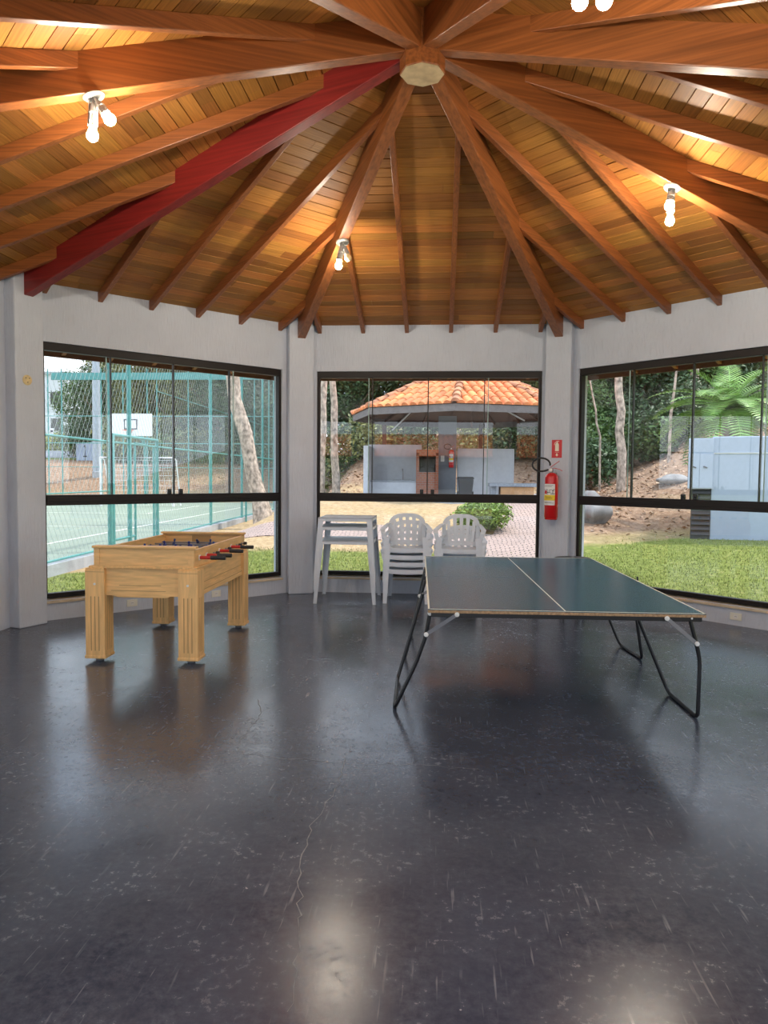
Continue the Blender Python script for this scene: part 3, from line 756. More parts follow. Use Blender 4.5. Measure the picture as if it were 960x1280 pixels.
# ------------------------------------------------------------------ plastic armchairs (stacked)
def chair_proto(label):
    root = empty('plastic_armchair', (0, 0, 0), label, 'chair', 'stacked white plastic armchairs')
    m = MT['white_plastic']
    # seat pan: curved grid with thickness, front lip rolling down
    nx, ny = 12, 12; vs = []; fs = []
    def seat(u, v):
        wdt = lerp(.245, .215, v); x = wdt*(2*u-1); y = lerp(-.25, .20, v)
        z = .435 - .018*math.sin(PI*v) - .012*v - .012*math.cos((2*u-1)*PI/2)
        if v < .12: z -= .055*((.12-v)/.12)**2
        return (x, y, z)
    for j in range(ny+1):
        for i in range(nx+1): vs.append(seat(i/nx, j/ny))
    k = len(vs); vs += [(x, y, z-.008) for x, y, z in vs]
    W_ = nx+1
    for j in range(ny):
        for i in range(nx):
            a = j*W_+i; fs += [(a, a+1, a+W_+1, a+W_), (k+a, k+a+W_, k+a+W_+1, k+a+1)]
    for i in range(nx): fs += [(i, k+i, k+i+1, i+1), (ny*W_+i, ny*W_+i+1, k+ny*W_+i+1, k+ny*W_+i)]
    for j in range(ny): fs += [(j*W_, (j+1)*W_, k+(j+1)*W_, k+j*W_), (j*W_+nx, k+j*W_+nx, k+(j+1)*W_+nx, (j+1)*W_+nx)]
    mb = MB().add(vs, fs)
    # front and side skirts
    mb.strip([(-.245, -.246, .40), (-.12, -.252, .398), (0, -.254, .397), (.12, -.252, .398), (.245, -.246, .40)], .045, .006, (0, 0, 1))
    mb.build('seat', m, root, smooth=True)
    # back: rounded arch shell with slats, leaning back and wrapping around
    def bk(x, z):       # z height -> point on the curved back surface
        t = (z-.42)/.43
        y = .20 + .085*t - .10*(abs(x)/.25)**2.2*(.55+.45*(1-t))
        return Vector((x, y, z))
    arch = []
    for i in range(25):
        an = PI*i/24; c_, s_ = math.cos(an), math.sin(an)
        x = -.243*math.copysign(abs(c_)**.72, c_); z = .66 + .172*abs(s_)**.80
        arch.append(bk(x, z))
    arch = [bk(-.236, .44), bk(-.24, .52), bk(-.243, .60)] + arch + [bk(.243, .60), bk(.24, .52), bk(.236, .44)]
    b = MB()
    vs = []; fs = []
    n = len(arch); cen = Vector((0, .2, .60))
    for i, p in enumerate(arch):                    # flat band that follows the arch, ~5.5 cm wide, inwards
        inw = Vector((-p.x, 0, .60-p.z)); inw = inw.normalized() if inw.length > 1e-4 else Vector((0, 0, -1))
        if i < 3 or i >= n-3: inw = Vector((-math.copysign(1, p.x), 0, 0))
        q2 = p + inw*.052; q2 = bk(q2.x, q2.z)
        for pp in (p, q2):
            vs.append(pp+Vector((0, -.005, 0))); vs.append(pp+Vector((0, .007, 0)))
    for i in range(n-1):
        a, c = i*4, (i+1)*4
        fs += [(a, a+2, c+2, c), (a+1, c+1, c+3, a+3), (a, c, c+1, a+1), (a+2, a+3, c+3, c+2)]
    fs += [(0, 1, 3, 2), ((n-1)*4, (n-1)*4+2, (n-1)*4+3, (n-1)*4+1)]
    b.add(vs, fs)
    b.strip([bk(x, .455) for x in (-.22, -.11, 0, .11, .22)], .06, .008, (0, 0, 1))
    bb_ = b.build('backrest', m, root, smooth=True)
    for x0, x1 in ((-.145, -.170), (-.075, -.087), (0, 0), (.075, .087), (.145, .170)):
        zt_ = .66+.172*(1-(abs(x1)/.243)**2)**.5 - .04
        MB().strip([bk(lerp(x0, x1, q), lerp(.44, zt_, q)) for q in (0, .25, .5, .75, 1)], [.034, .032, .036, .042, .05], .008, (1, 0, 0)).build('slat', m, bb_, smooth=True)
    # arms sweep from the back, forward and down into the front legs
    for s in (-1, 1):
        a = [(.232, .155, .705), (.262, .10, .680), (.288, .0, .655), (.298, -.10, .648), (.296, -.18, .640), (.284, -.225, .610), (.270, -.235, .54)]
        MB().strip([(s*x, y, z) for x, y, z in a], [.05, .055, .06, .062, .06, .058, .055], .012, (1, .15*s, 0)).build('armrest', m, root, smooth=True)
        # front leg, from the armrest to the floor: tapered channel
        l = MB()
        def web(p0, p1, p2, p3, q0, q1, q2, q3): l.hexa([p0, p1, p2, p3], [q0, q1, q2, q3])
        web((s*.285, -.290, 0), (s*.237, -.290, 0), (s*.237, -.282, 0), (s*.285, -.282, 0), (s*.272, -.245, .56), (s*.205, -.245, .56), (s*.205, -.236, .56), (s*.272, -.236, .56))
        web((s*.285, -.290, 0), (s*.277, -.290, 0), (s*.277, -.240, 0), (s*.285, -.240, 0), (s*.276, -.245, .60), (s*.268, -.245, .60), (s*.268, -.18, .60), (s*.276, -.18, .60))
        l.build('leg', m, root)
        l = MB()
        l.hexa([(s*.262, .285, 0), (s*.214, .285, 0), (s*.214, .293, 0), (s*.262, .293, 0)], [(s*.238, .175, .50), (s*.178, .192, .50), (s*.178, .200, .50), (s*.238, .183, .50)])
        l.hexa([(s*.262, .293, 0), (s*.254, .293, 0), (s*.254, .245, 0), (s*.262, .245, 0)], [(s*.240, .183, .58), (s*.232, .183, .58), (s*.232, .125, .58), (s*.240, .125, .58)])
        l.build('leg', m, root)
    return root
ORD = ['bottom chair', 'second from bottom', 'third from bottom', 'topmost chair']
c0 = chair_proto('white plastic armchair, bottom chair of the stack beside the plastic tables')
for st, (x, y, rz, txt) in enumerate(((-.235, 3.72, 0.0, 'the stack beside the plastic tables'), (.445, 3.70, -.10, 'the stack behind the table tennis table'))):
    for i in range(4):
        c = c0 if (st == 0 and i == 0) else copy_tree(c0)
        c.location = (x+.004*i*(-1)**i, y+.012*i, (.088*i, (0, .06, .12, .264)[i])[st]); c.rotation_euler = (0, 0, rz+.012*(i % 2))
        c['label'] = 'white plastic armchair, %s of %s' % (ORD[i], txt)

# ------------------------------------------------------------------ round stool peeping over the far table edge
root = empty('stool', (1.79, 3.42, 0), 'dark round stool whose flat top shows over the far edge of the table tennis table', 'stool')
MB().lathe([(0, .585), (.20, .585), (.222, .592), (.224, .604), (.21, .612), (.03, .616), (0, .616)], 32).build('seat', MT['vent'], root, smooth=True)
for q in range(4):
    an = PI/4+q*PI/2
    MB().tube([(.12*math.cos(an), .12*math.sin(an), .59), (.18*math.cos(an), .18*math.sin(an), 0)], .012, 8).build('leg', MT['black'], root, smooth=True)
MB().lathe([(0, .616), (.02, .616), (.018, .628), (0, .632)], 12).build('button', MT['steel'], root, smooth=True)

# ------------------------------------------------------------------ fire extinguisher, sign, outlets, cover plate
def extinguisher(label, group=None):
    root = empty('fire_extinguisher', (0, 0, 0), label, 'fire extinguisher', group)      # back against y = 0, faces -y, z=0 at its foot
    R = .086; cy = -.10
    MB().lathe([(0, .0), (.078, 0), (.082, .012), (.078, .02), (R, .03), (R, .525), (.080, .555), (.058, .582), (.030, .598), (0, .600)], 32, c=(0, cy, 0)).build('cylinder', MT['red'], root, smooth=True)
    def wrap(z0, z1, a0, a1, rr):
        vs = []; fs = []; n = 14
        for i in range(n+1):
            an = lerp(a0, a1, i/n); vs += [(rr*math.sin(an), cy-rr*math.cos(an), z0), (rr*math.sin(an), cy-rr*math.cos(an), z1)]
        for i in range(n): fs.append((2*i, 2*i+2, 2*i+3, 2*i+1))
        return MB().add(vs, fs)
    lb = wrap(.185, .455, -1.15, .78, R+.0012).build('label', MT['paper'], root)
    wrap(.245, .315, -1.15, .78, R+.002).build('yellow_band', MT['yellow'], lb)
    ink = MB(); rnd = random.Random(4)
    for zz in (.325, .342, .36, .378):
        a = -1.0
        while a < .65:
            wdt = rnd.uniform(.05, .2)
            if rnd.random() < .75:
                q = wrap(zz, zz+rnd.uniform(.006, .014), a, min(a+wdt, .7), R+.002); ink.add(q.v, q.f)
            a += wdt+.04
    for zz, a0, a1 in ((.42, -.9, .3), (.435, -.9, .5), (.275, -.6, .4), (.29, -.8, .2), (.21, -.9, .6), (.222, -.9, .3)):
        q = wrap(zz, zz+.004, a0, a1, R+.0026); ink.add(q.v, q.f)
    ink.build('printed_text', MT['ink'], lb)
    q = wrap(.33, .372, -.95, -.45, R+.0023).build('red_emblem', MT['signred'], lb)
    v = MB().tube([(0, cy, .595), (0, cy, .66)], .020, 14).tube([(0, cy, .63), (-.05, cy-.01, .635)], .011, 10).build('valve', MT['steel'], root, smooth=True)
    MB().lathe([(0, 0), (.022, 0), (.022, .012), (.018, .014), (0, .014)], 18, c=(-.008, cy-.018, .632), mat=Matrix.Rotation(PI/2, 3, 'X')).build('pressure_gauge', MT['white_enamel'], v)
    MB().strip([(-.01, cy, .655), (.04, cy, .655), (.10, cy, .642), (.135, cy, .620)], .024, .007, (0, 1, 0)).build('carrying_handle', MT['red'], root)
    MB().strip([(-.015, cy, .668), (.03, cy, .70), (.095, cy, .745)], .022, .007, (0, 1, 0)).build('squeeze_lever', MT['red'], root)
    hose = []
    for i in range(22):
        an = lerp(-.15, 1.62*PI, i/21)
        hose.append((-.130+.115*math.cos(an), cy-.03, .700+.085*math.sin(an)))
    hose = hose[::-1]
    hose = [(-.045, cy-.01, .636), (-.08, cy-.02, .622)] + hose[1:] 
    MB().tube(hose, .0115, 10).build('hose', MT['black_rub'], root, smooth=True)
    MB().bb(-.03, .03, cy+R-.004, 0, .49, .53).bb(-.045, .045, -.006, 0, .42, .60).build('wall_bracket', MT['steel'], root)
    return root
ang = PI/8
def on_pillar(i, lat, z, out=0):
    a = PI/8+i*PI/4
    r = PF-out
    return (r*math.sin(a)+lat*math.cos(a), r*math.cos(a)-lat*math.sin(a), z), -a
ext = extinguisher('red fire extinguisher with white and yellow label hanging on the pillar', 'fire extinguishers')
ext.location, rz_ = on_pillar(0, -.03, 1.045); ext.rotation_euler = (0, 0, rz_)
p, rz_ = on_pillar(0, .005, 1.95)
root = empty('extinguisher_sign', p, 'red fire extinguisher sign with cream pictogram on the pillar', 'sign', rz=rz_)
MB().bb(-.065, .065, -.004, 0, -.115, .115).build('sign_plate', MT['signred'], root)
pic = MB()
pic.prism([(-.022, -.03), (.026, -.03), (.026, .055), (.016, .075), (-.010, .075), (-.022, .055)], 0, .0015)
pic.prism([(-.004, .075), (.010, .075), (.010, .088), (-.004, .088)], 0, .0015)
pic.prism([(-.004, .088), (.03, .094), (.03, .100), (-.010, .098)], 0, .0015)
pic.prism([(-.010, .092), (-.028, .080), (-.036, .050), (-.030, .048), (-.022, .075), (-.008, .086)], 0, .0015)
pic.prism([(-.006, -.058), (.010, -.058), (.010, -.075), (.022, -.075), (.002, -.098), (-.018, -.075), (-.006, -.075)], 0, .0015)
pic.prism([(-.024, -.044), (.028, -.044), (.028, -.047), (-.024, -.047)], 0, .0015)
pic.v = [(x, -.004-z, y) for x, y, z in pic.v]
pic.build('pictogram', MT['cream'], root)
# outlets on the low plinths
def outlet(k, lat, z, label, first=[None]):
    a = k*PI/4; p = (A*math.sin(a)+lat*math.cos(a), A*math.cos(a)-lat*math.sin(a), z)
    if first[0]:
        o = copy_tree(first[0]); o.location = p; o.rotation_euler = (0, 0, -a); o['label'] = label; return o
    o = empty('power_outlet', p, label, 'outlet', 'power outlets on the plinth', rz=-a)
    pl = MB().bb(-.062, .062, -.009, 0, -.040, .040).build('cover_plate', MT['outlet'], o, bevel=.003)
    MB().bb(-.024, .024, -.0105, -.008, -.022, .022).build('socket', MT['white_enamel'], o, bevel=.002)
    q = MB()
    for x in (-.010, 0, .010): q.tube([(x, -.0112, .002*(x == 0)), (x, -.008, .002*(x == 0))], .0028, 8)
    q.build('pin_holes', MT['black'], o)
    first[0] = o; return o
outlet(-1, -.548, .092, 'beige power outlet low on the left wall, behind the foosball table')
outlet(-1, .52, .092, 'beige power outlet low on the left wall, right of the foosball table leg')
outlet(1, .578, .098, 'beige power outlet low on the right wall, beyond the table tennis table')
p, rz_ = on_pillar(6, -.035, 2.525)
root = empty('cover_plate', p, 'round beige electrical cover plate on the left pillar', 'cover plate', rz=rz_)
MB().lathe([(0, 0), (.052, 0), (.052, .006), (.046, .010), (0, .010)], 24, mat=Matrix.Rotation(PI/2, 3, 'X')).build('plate', MT['beige'], root, smooth=True)
q = MB()
for x, z in ((-.02, .02), (.02, .02), (0, -.022)): q.tube([(x, -.0108, z), (x, -.006, z)], .006, 8)
q.build('screw_hole', MT['black'], root)
# ================================================================== OUTDOORS
FXY = lambda Y: -5.78-.031*Y                        # line of the court fence
def at(px, Y):
    d = fw + r2*((px-480)/905.09); t_ = (Y+5.476)/d.y; return .163+d.x*t_
# ------------------------------------------------------------------ terrain
def H_right(x, y):
    r = (x+y)*.7071-A
    return pw(r, [(-60, 0.0), (0, .03), (1.5, .10), (4, .24), (7.5, .42), (9, .75), (11.5, 1.6), (15, 2.5), (19, 3.4), (26, 4.6), (45, 8), (80, 12)])
def H_mid(x, y):
    return pw(y, [(-80, 0), (4.3, -.02), (7, .08), (9.5, .35), (12.5, .82), (14, .95), (21, .98), (24, 1.5), (30, 3.0), (45, 5), (80, 9)])
def H_left(x, y):
    h = pw(y, [(-80, -.02), (4, -.02), (16, .0), (29.5, .18), (30.5, .25), (36.5, 2.15), (44, 2.5), (60, 4.2), (80, 5)])
    return h
def H(x, y):
    ph = math.degrees(math.atan2(x, y+5.5)) if (y > -5.4 or x) else 0
    wr = sm(9, 21, ph) if y > -9 else sm(2, 14, x)*sm(-25, -9, y)
    wl = sm(-3.2, -5.6, x)
    h = H_mid(x, y)
    if y < 0: h = 0*h
    h = lerp(h, H_right(x, y), wr) if x > 0 else h
    return lerp(h, H_left(x, y), wl) - .03
def grid_axis(a, b, fine, coarse, f0, f1):
    out = [a]; x = a
    while x < b:
        x += fine if f0 <= x <= f1 else coarse
        out.append(x)
    return out
gx = grid_axis(-60, 60, .35, 2.0, -9, 16); gy = grid_axis(-40, 80, .35, 2.0, -2, 26)
vs = []; fs = []; zones = []
for y in gy:
    for x in gx:
        rr = math.hypot(x, y)
        inside = max(abs(x), abs(y), abs(x+y)*.7071, abs(x-y)*.7071) < A+.05
        rp = (x+y)*.7071-A
        ph = math.degrees(math.atan2(x, y+5.5))
        vs.append((x, y, (-.28 if inside else H(x, y))))
        g = 0; l = 0
        if ph > 11: q_ = y-.406*x+.08*math.sin(x*2.1); g = (1-.55*sm(7.3, 7.8, q_)-.45*sm(8.6, 9.8, q_))*sm(.35, 1.1, rp); l = .4*sm(7.3, 7.9, q_)+.6*sm(8.3, 10, q_)
        elif x > -4.5: g = (1-sm(7.6, 8.4, y)) ; l = sm(20, 25, y)
        else: g = 1-sm(3.7, 4.4, (y-x)*.7071-A); l = sm(29.5, 31, y)*(1-sm(40, 46, y)); g = max(g, sm(40, 46, y))
        if y < 0 and x < 0: g = .9; l = 0
        zones.append((g, l, 0, 1))
nX = len(gx)
for j in range(len(gy)-1):
    for i in range(nX-1):
        a = j*nX+i; fs.append((a, a+1, a+nX+1, a+nX))
me = bpy.data.meshes.new('ground'); me.from_pydata(vs, [], fs)
ca = me.color_attributes.new('zone', 'FLOAT_COLOR', 'POINT')
for i, z in enumerate(zones): ca.data[i].color = z
for p in me.polygons: p.use_smooth = True
me.materials.append(MT['ground'])
go = bpy.data.objects.new('ground', me); COL.objects.link(go)
tag(go, 'garden ground of lawn, dry straw grass and leaf-strewn slopes around the pavilion', 'ground', kind='structure')

# grass blades on the near lawns, dry leaves on the slopes
def scatter_blades(name, pts, h, wd, matname, label, cat):
    vs = []; fs = []
    for (x, y) in pts:
        z = H(x, y)-.005; an = random.uniform(0, 2*PI); hh = h*random.uniform(.5, 1.2)
        dx, dy = math.cos(an)*wd, math.sin(an)*wd; lx, ly = random.uniform(-.5, .5)*hh, random.uniform(-.5, .5)*hh
        n = len(vs); vs += [(x-dx, y-dy, z), (x+dx, y+dy, z), (x+lx, y+ly, z+hh)]; fs.append((n, n+1, n+2))
    o = MB().add(vs, fs).build(name, MT[matname]); return tag(o, label, cat, kind='stuff')
pts = []
while len(pts) < 70000:
    x, y = random.uniform(-.5, 16), random.uniform(-.5, 15)
    rp = (x+y)*.7071-A; ph = math.degrees(math.atan2(x, y+5.5))
    if rp < .25 or ph < 13 or y-.406*x > 7.45+random.uniform(-.2, 2.2)*random.random()**4 or rp < .5+random.random()*.8: continue
    pts.append((x, y))
scatter_blades('grass', pts, .042, .0065, 'blade', 'green lawn grass rising on the mound outside the right window', 'grass')
pts = []
while len(pts) < 22000:
    x, y = random.uniform(-7, 3.2), random.uniform(.2, 8.2)
    if y < A+.25 and (y-x)*.7071-A < .25: continue
    if (y-x)*.7071-A > 4.0 and x < -4.6: continue
    if x < FXY(y)+.12: continue
    pts.append((x, y))
scatter_blades('grass', pts, .042, .0065, 'blade', 'strip of green grass close under the left and middle windows', 'grass')
vs = []; fs = []
for i in range(14000):
    while True:
        x, y = random.uniform(-16, 16), random.uniform(6, 38)
        rp = (x+y)*.7071-A; ph = math.degrees(math.atan2(x, y+5.5))
        ok = (ph > 12 and y-.406*x > 7.7+random.uniform(0, 2)) or (-4.5 < x < 4 and y > 20) or (x < -5 and 30.5 < y < 37)
        if ok: break
    z = H(x, y)+.01; s = random.uniform(.03, .08); n = len(vs); an = random.uniform(0, PI)
    c, d = math.cos(an)*s, math.sin(an)*s; t1, t2 = random.uniform(-.04, .06), random.uniform(-.04, .06)
    vs += [(x-c, y-d, z), (x+d*.5, y-c*.5, z+t1), (x+c, y+d, z+.02), (x-d*.5, y+c*.5, z+t2)]; fs.append((n, n+1, n+2, n+3))
tag(MB().add(vs, fs).build('leaf_litter', MT['litter']), 'dry fallen leaves strewn over the brown slopes', 'leaves', kind='stuff')

# paver path to the kiosk, draped on the ground
def drape(left, right, mt, name, dz=.02, n=26):
    vs = []; fs = []; m = 8
    for i in range(n+1):
        q = i/n
        def along(P):
            s = q*(len(P)-1); k = min(int(s), len(P)-2); f = s-k
            return lerp(P[k][0], P[k+1][0], f), lerp(P[k][1], P[k+1][1], f)
        a, b = along(left), along(right)
        for j in range(m+1):
            x, y = lerp(a[0], b[0], j/m), lerp(a[1], b[1], j/m); vs.append((x, y, H(x, y)+dz))
    for i in range(n):
        for j in range(m):
            a = i*(m+1)+j; fs.append((a, a+1, a+m+2, a+m+1))
    k = len(vs); vs += [(x, y, z-.08) for x, y, z in vs]
    rim = [j for j in range(m+1)] + [i*(m+1)+m for i in range(1, n+1)] + [n*(m+1)+j for j in range(m-1, -1, -1)] + [i*(m+1) for i in range(n-1, 0, -1)]
    for a, b in zip(rim, rim[1:]+rim[:1]): fs.append((a, b, b+k, a+k))
    return MB().add(vs, fs).build(name, mt, smooth=True)
o = drape([(at(600, 6.9), 6.9), (at(606, 8.2), 8.2), (at(618, 10), 10.0), (at(630, 12), 12.0), (at(600, 14.2), 14.2)], [(at(696, 6.9), 6.9), (at(697, 8.2), 8.2), (at(697, 10), 10.0), (at(694, 12), 12.0), (at(680, 14.4), 14.4)], MT['paver'], 'garden_path')
tag(o, 'pinkish paver path leading from the pavilion up to the kiosk', 'path', kind='structure')
o = drape([(-5.35, 9.5), (-3, 9.3), (-1, 9.0), (1.0, 8.3), (2.0, 7.6)], [(-5.4, 11.0), (-3, 10.9), (-1, 10.5), (1.2, 9.8), (2.1, 9.2)], MT['paver'], 'garden_path')
tag(o, 'pinkish paver path running past the middle window towards the sports court', 'path', kind='structure')
o = drape([(-60, 44.5), (-30, 45.5), (-16, 47), (-6, 50)], [(-60, 50.5), (-30, 51.5), (-16, 53), (-6, 56)], MT['asphalt'], 'road', dz=.06)
tag(o, 'pale grey road beyond the sports court', 'road', kind='structure')

# ------------------------------------------------------------------ tiled roofs
def tile_field(mb, P, e, d, nrm, x0, x1, L, lim, sp=.265, course=.42, rise=.055, r=.114):
    """half-round tiles: P eave origin, e along the eave, d up the slope, lim(x) = slope length at x"""
    x = x0+sp/2
    while x < x1:
        Lx = lim(x)
        if Lx > .15:
            nC = max(1, math.ceil(Lx/course))
            for c in range(nC):
                a, b = c*course-.05, min((c+1)*course+.03, Lx)
                if b-a < .06: continue
                seg = 5; vs = []; fs = []
                jx = random.uniform(-.008, .008)
                for (s_, rr, hh) in ((a, r, .016), (b, r*.93, .0)):
                    for k in range(seg+1):
                        an = PI*k/seg
                        vs.append(P+e*(x+jx-rr*math.cos(an))+d*s_+nrm*(rr*.78*math.sin(an)+hh+.01))
                for k in range(seg): fs.append((k, k+1, seg+2+k, seg+1+k))
                fs.append(tuple(range(seg, -1, -1)))
                mb.add(vs, fs)
                # channel tile between
                xx = x+sp/2; vs = []; fs = []
                for (s_, hh) in ((a, .02), (b, .0)):
                    for (ox, oz) in ((-.055, .035), (-.025, .008), (.025, .008), (.055, .035)): vs.append(P+e*(xx+ox)+d*s_+nrm*(oz+hh))
                if lim(xx) > b-.2:
                    for k in range(3): fs.append((k, k+1, 5+k, 4+k))
                    mb.add(vs, fs)
        x += sp
def ridge_caps(mb, a, b, r=.12, step=.36):
    d = (b-a); L = d.length; d.normalize(); s = d.cross(Vector((0, 0, 1))).normalized(); n_ = s.cross(d)
    if n_.z < 0: n_ = -n_
    t = 0
    while t < L:
        vs = []; fs = []
        for (q, rr, h) in ((t-.04, r, .05), (min(t+step, L), r*.8, .03)):
            for k in range(7):
                an = PI*k/6; vs.append(a+d*q+s*(-rr*math.cos(an))+n_*(rr*.8*math.sin(an)+h))
        for k in range(6): fs.append((k, k+1, 8+k, 7+k))
        fs.append(tuple(range(6, -1, -1))); mb.add(vs, fs); t += step

# ------------------------------------------------------------------ kiosk
KX, KY, KF = .93, 17.35, .97                        # centre and floor level
KR, KE, KA = 3.56, 3.50, 5.10                       # eave corner radius, eave height, apex height
kc = Vector((KX, KY, 0))
root = empty('kiosk', (KX, KY, KF), 'open octagonal barbecue kiosk with terracotta tile roof beyond the middle window', 'kiosk')
off = Vector((-KX, -KY, -KF))
cor = []
for i in range(8):
    an = math.radians(-6-45*i)                     # from the camera side, clockwise seen from above
    cor.append(Vector((KX+KR*math.sin(-an)*1.0, KY-KR*math.cos(an), KE)))
apex = Vector((KX, KY, KA))
cor = []
for i in range(8):
    th = math.radians(-6+45*i); cor.append(Vector((KX+KR*math.sin(th), KY-KR*math.cos(th), KE)))
def shifted(mb):
    mb.v = [tuple(Vector(v)+off) for v in mb.v]; return mb
for i in range(8):
    a, b = cor[i], cor[(i+1) % 8]; e = (b-a); Le = e.length; e.normalize(); mid = (a+b)/2
    d = apex-mid; Ls = d.length; d.normalize(); n_ = e.cross(d).normalized()
    if n_.z < 0: n_ = -n_
    mb = MB(); tile_field(mb, mid, e, d, n_, -Le/2, Le/2, Ls, lambda x: Ls*(1-abs(x)/(Le/2)))
    shifted(mb).build('tiled_slope', MT['tile'], root, smooth=True)
    u = MB().add([a+off+Vector((0, 0, -.03)), b+off+Vector((0, 0, -.03)), apex+off+Vector((0, 0, -.03)), a+off, b+off, apex+off], [(0, 1, 2), (3, 5, 4), (0, 3, 4, 1), (1, 4, 5, 2), (2, 5, 3, 0)])
    u.build('roof_boarding', MT['kwood'], root)
    fa = MB().strip([a+off+Vector((0, 0, -.11)), b+off+Vector((0, 0, -.11))], .19, .035, (0, 0, 1)).build('fascia', MT['fascia'], root)
    rc = MB(); ridge_caps(rc, a+Vector((0, 0, .02)), apex); shifted(rc).build('ridge_tiles', MT['ridge'], root, smooth=True)
    hb = MB().strip([a+off+Vector((0, 0, -.10)), apex+off+Vector((0, 0, -.16))], .16, .07, (0, 0, 1)).build('hip_beam', MT['kwood'], root)
    # jack rafters under the boards
    for q in (.33, .67):
        p = a.lerp(b, q); t_ = apex.lerp(a if q < .5 else b, .34)
        MB().strip([p+off+Vector((0, 0, -.08)), t_+off+Vector((0, 0, -.08))], .09, .05, (0, 0, 1)).build('rafter', MT['kwood'], root)
# floor slab, ring of slender posts and braces
MB().prism([(4.1*math.sin(math.radians(-6+45*i)), -4.1*math.cos(math.radians(-6+45*i))) for i in range(8)], -.5, 0).build('floor_slab', MT['kerb'], root)
def kp(px, y, z=None, zpx=None):
    """point at depth y on the sight line through pixel (px, zpx), kiosk local"""
    d = fw + r2*((px-480)/905.09) + u2*((640-(zpx if zpx is not None else 600))/905.09)
    t_ = (y+5.476)/d.y
    return Vector((.163+d.x*t_-KX, y-KY, (1.6+d.z*t_ if z is None else z)-KF))
def kbox(name, px0, px1, y0, y1, zp0, zp1, mt, parent=None, z0=None):
    a = kp(px0, y0, zpx=zp1); b = kp(px1, y0, zpx=zp0)
    zb = a.z if z0 is None else z0
    return MB().bb(a.x, b.x, y0-KY, y1-KY, zb, b.z).build(name, mt, parent or root, bevel=.01)
kbox('back_wall', 460, 527, 18.6, 18.8, 556, 617, MT['kwall'], z0=0)
kbox('side_pier', 454, 461, 17.0, 18.8, 557, 617, MT['kwall'], z0=0)
kbox('chimney_pier', 547, 571, 17.9, 18.5, 520, 617, MT['kgrey'], z0=0)
kbox('screen_wall', 571, 643, 18.3, 18.5, 561, 617, MT['kwall'], z0=0)
for px, y in ((600, 20.6), (480, 19.8)):
    p = kp(px, y); MB().bb(p.x-.07, p.x+.07, p.y-.07, p.y+.07, 0, 2.45).build('post', MT['kwood'], root, bevel=.01)
for (x0, z0, x1, z1, y) in ((490, 538, 513, 516, 16.8), (656, 526, 630, 512, 16.4)):
    MB().strip([kp(x0, y, zpx=z0), kp(x1, y, zpx=z1)], .05, .04, (0, 1, 0)).build('brace', MT['kwall'], root)
# things inside the kiosk
def kthing(name, px0, px1, y0, y1, ztop, label, cat):
    a = kp(px0, y0); b = kp(px1, y0); z = kp(px0, y0, zpx=ztop).z
    r_ = empty(name, (KX+(a.x+b.x)/2, (y0+y1)/2, KF), label, cat)
    return r_, abs(b.x-a.x)/2, (y1-y0)/2, z
r_, hx, hy, hz = kthing('sink_counter', 462, 546, 17.6, 18.55, 600, 'long white kiosk counter with a sink under the tiled wall', 'counter')
MB().bb(-hx, hx, -hy, hy, 0, hz-.05).build('body', MT['kwall'], r_, bevel=.01)
MB().bb(-hx-.02, hx+.02, -hy-.03, hy, hz-.05, hz).build('worktop', MT['stone'], r_, bevel=.008)
MB().bb(-.35, .20, -hy+.15, hy-.15, hz-.001, hz+.012).build('basin', MT['steel'], r_, bevel=.01)
MB().tube([(-.05, hy-.12, hz), (-.05, hy-.12, hz+.30), (-.05, hy-.18, hz+.36), (-.05, hy-.30, hz+.36), (-.05, hy-.33, hz+.30)], .018, 8).build('tap', MT['chrome'], r_, smooth=True)
r_, hx, hy, hz = kthing('barbecue', 520, 548, 17.5, 18.5, 566, 'red brick barbecue with a dark fire opening between sink and grey pier', 'barbecue')
bz = kp(520, 17.5, zpx=590).z
bd = MB().bb(-hx, hx, -hy, hy, 0, bz).bb(-hx, -hx+.09, -hy, hy, bz, hz).bb(hx-.09, hx, -hy, hy, bz, hz).bb(-hx, hx, hy-.1, hy, bz, hz).bb(-hx, hx, -hy, hy, hz-.09, hz+.10)
bd.build('brickwork', MT['brick'], r_)
MB().bb(-hx+.09, hx-.09, -hy+.05, hy-.1, bz, bz+.02).build('fire_bed', MT['black'], r_)
g = MB()
for i in range(9): g.bb(-hx+.1+i*(2*hx-.2)/8-.006, -hx+.1+i*(2*hx-.2)/8+.006, -hy+.02, hy-.12, bz+.17, bz+.182)
g.build('grill_grate', MT['vent'], r_)
MB().bb(-hx+.095, hx-.095, hy-.14, hy-.105, bz+.02, hz-.09).build('black_lining', MT['black'], r_)  # black panel closing the back of the fire opening
r_, hx, hy, hz = kthing('serving_counter', 626, 668, 15.5, 16.2, 604, 'low serving counter with grey stone top and orange front, at the kiosk edge', 'counter')
MB().bb(-hx, hx, -hy, hy, 0, hz-.10).build('body', mat('orange_brick_front', (.55, .30, .14), .85, var=.12), r_, bevel=.01)
MB().bb(-hx-.32, hx+.10, -hy-.06, hy+.06, hz-.10, hz).build('worktop', MT['stone'], r_, bevel=.012)
MB().bb(-hx-.28, -hx-.12, -hy+.1, hy-.1, 0, hz-.10).build('support', MT['stone'], r_, bevel=.01)
p = kp(582, 16.6)
r_ = empty('trash_bin', (KX+p.x, 16.6, KF), 'dark grey plastic trash bin with lid in front of the white kiosk wall', 'trash bin')
MB().hexa([(-.19, -.19, .03), (.19, -.19, .03), (.19, .19, .03), (-.19, .19, .03)], [(-.235, -.24, .52), (.235, -.24, .52), (.235, .24, .52), (-.235, .24, .52)]).build('body', MT['bin'], r_, bevel=.03)
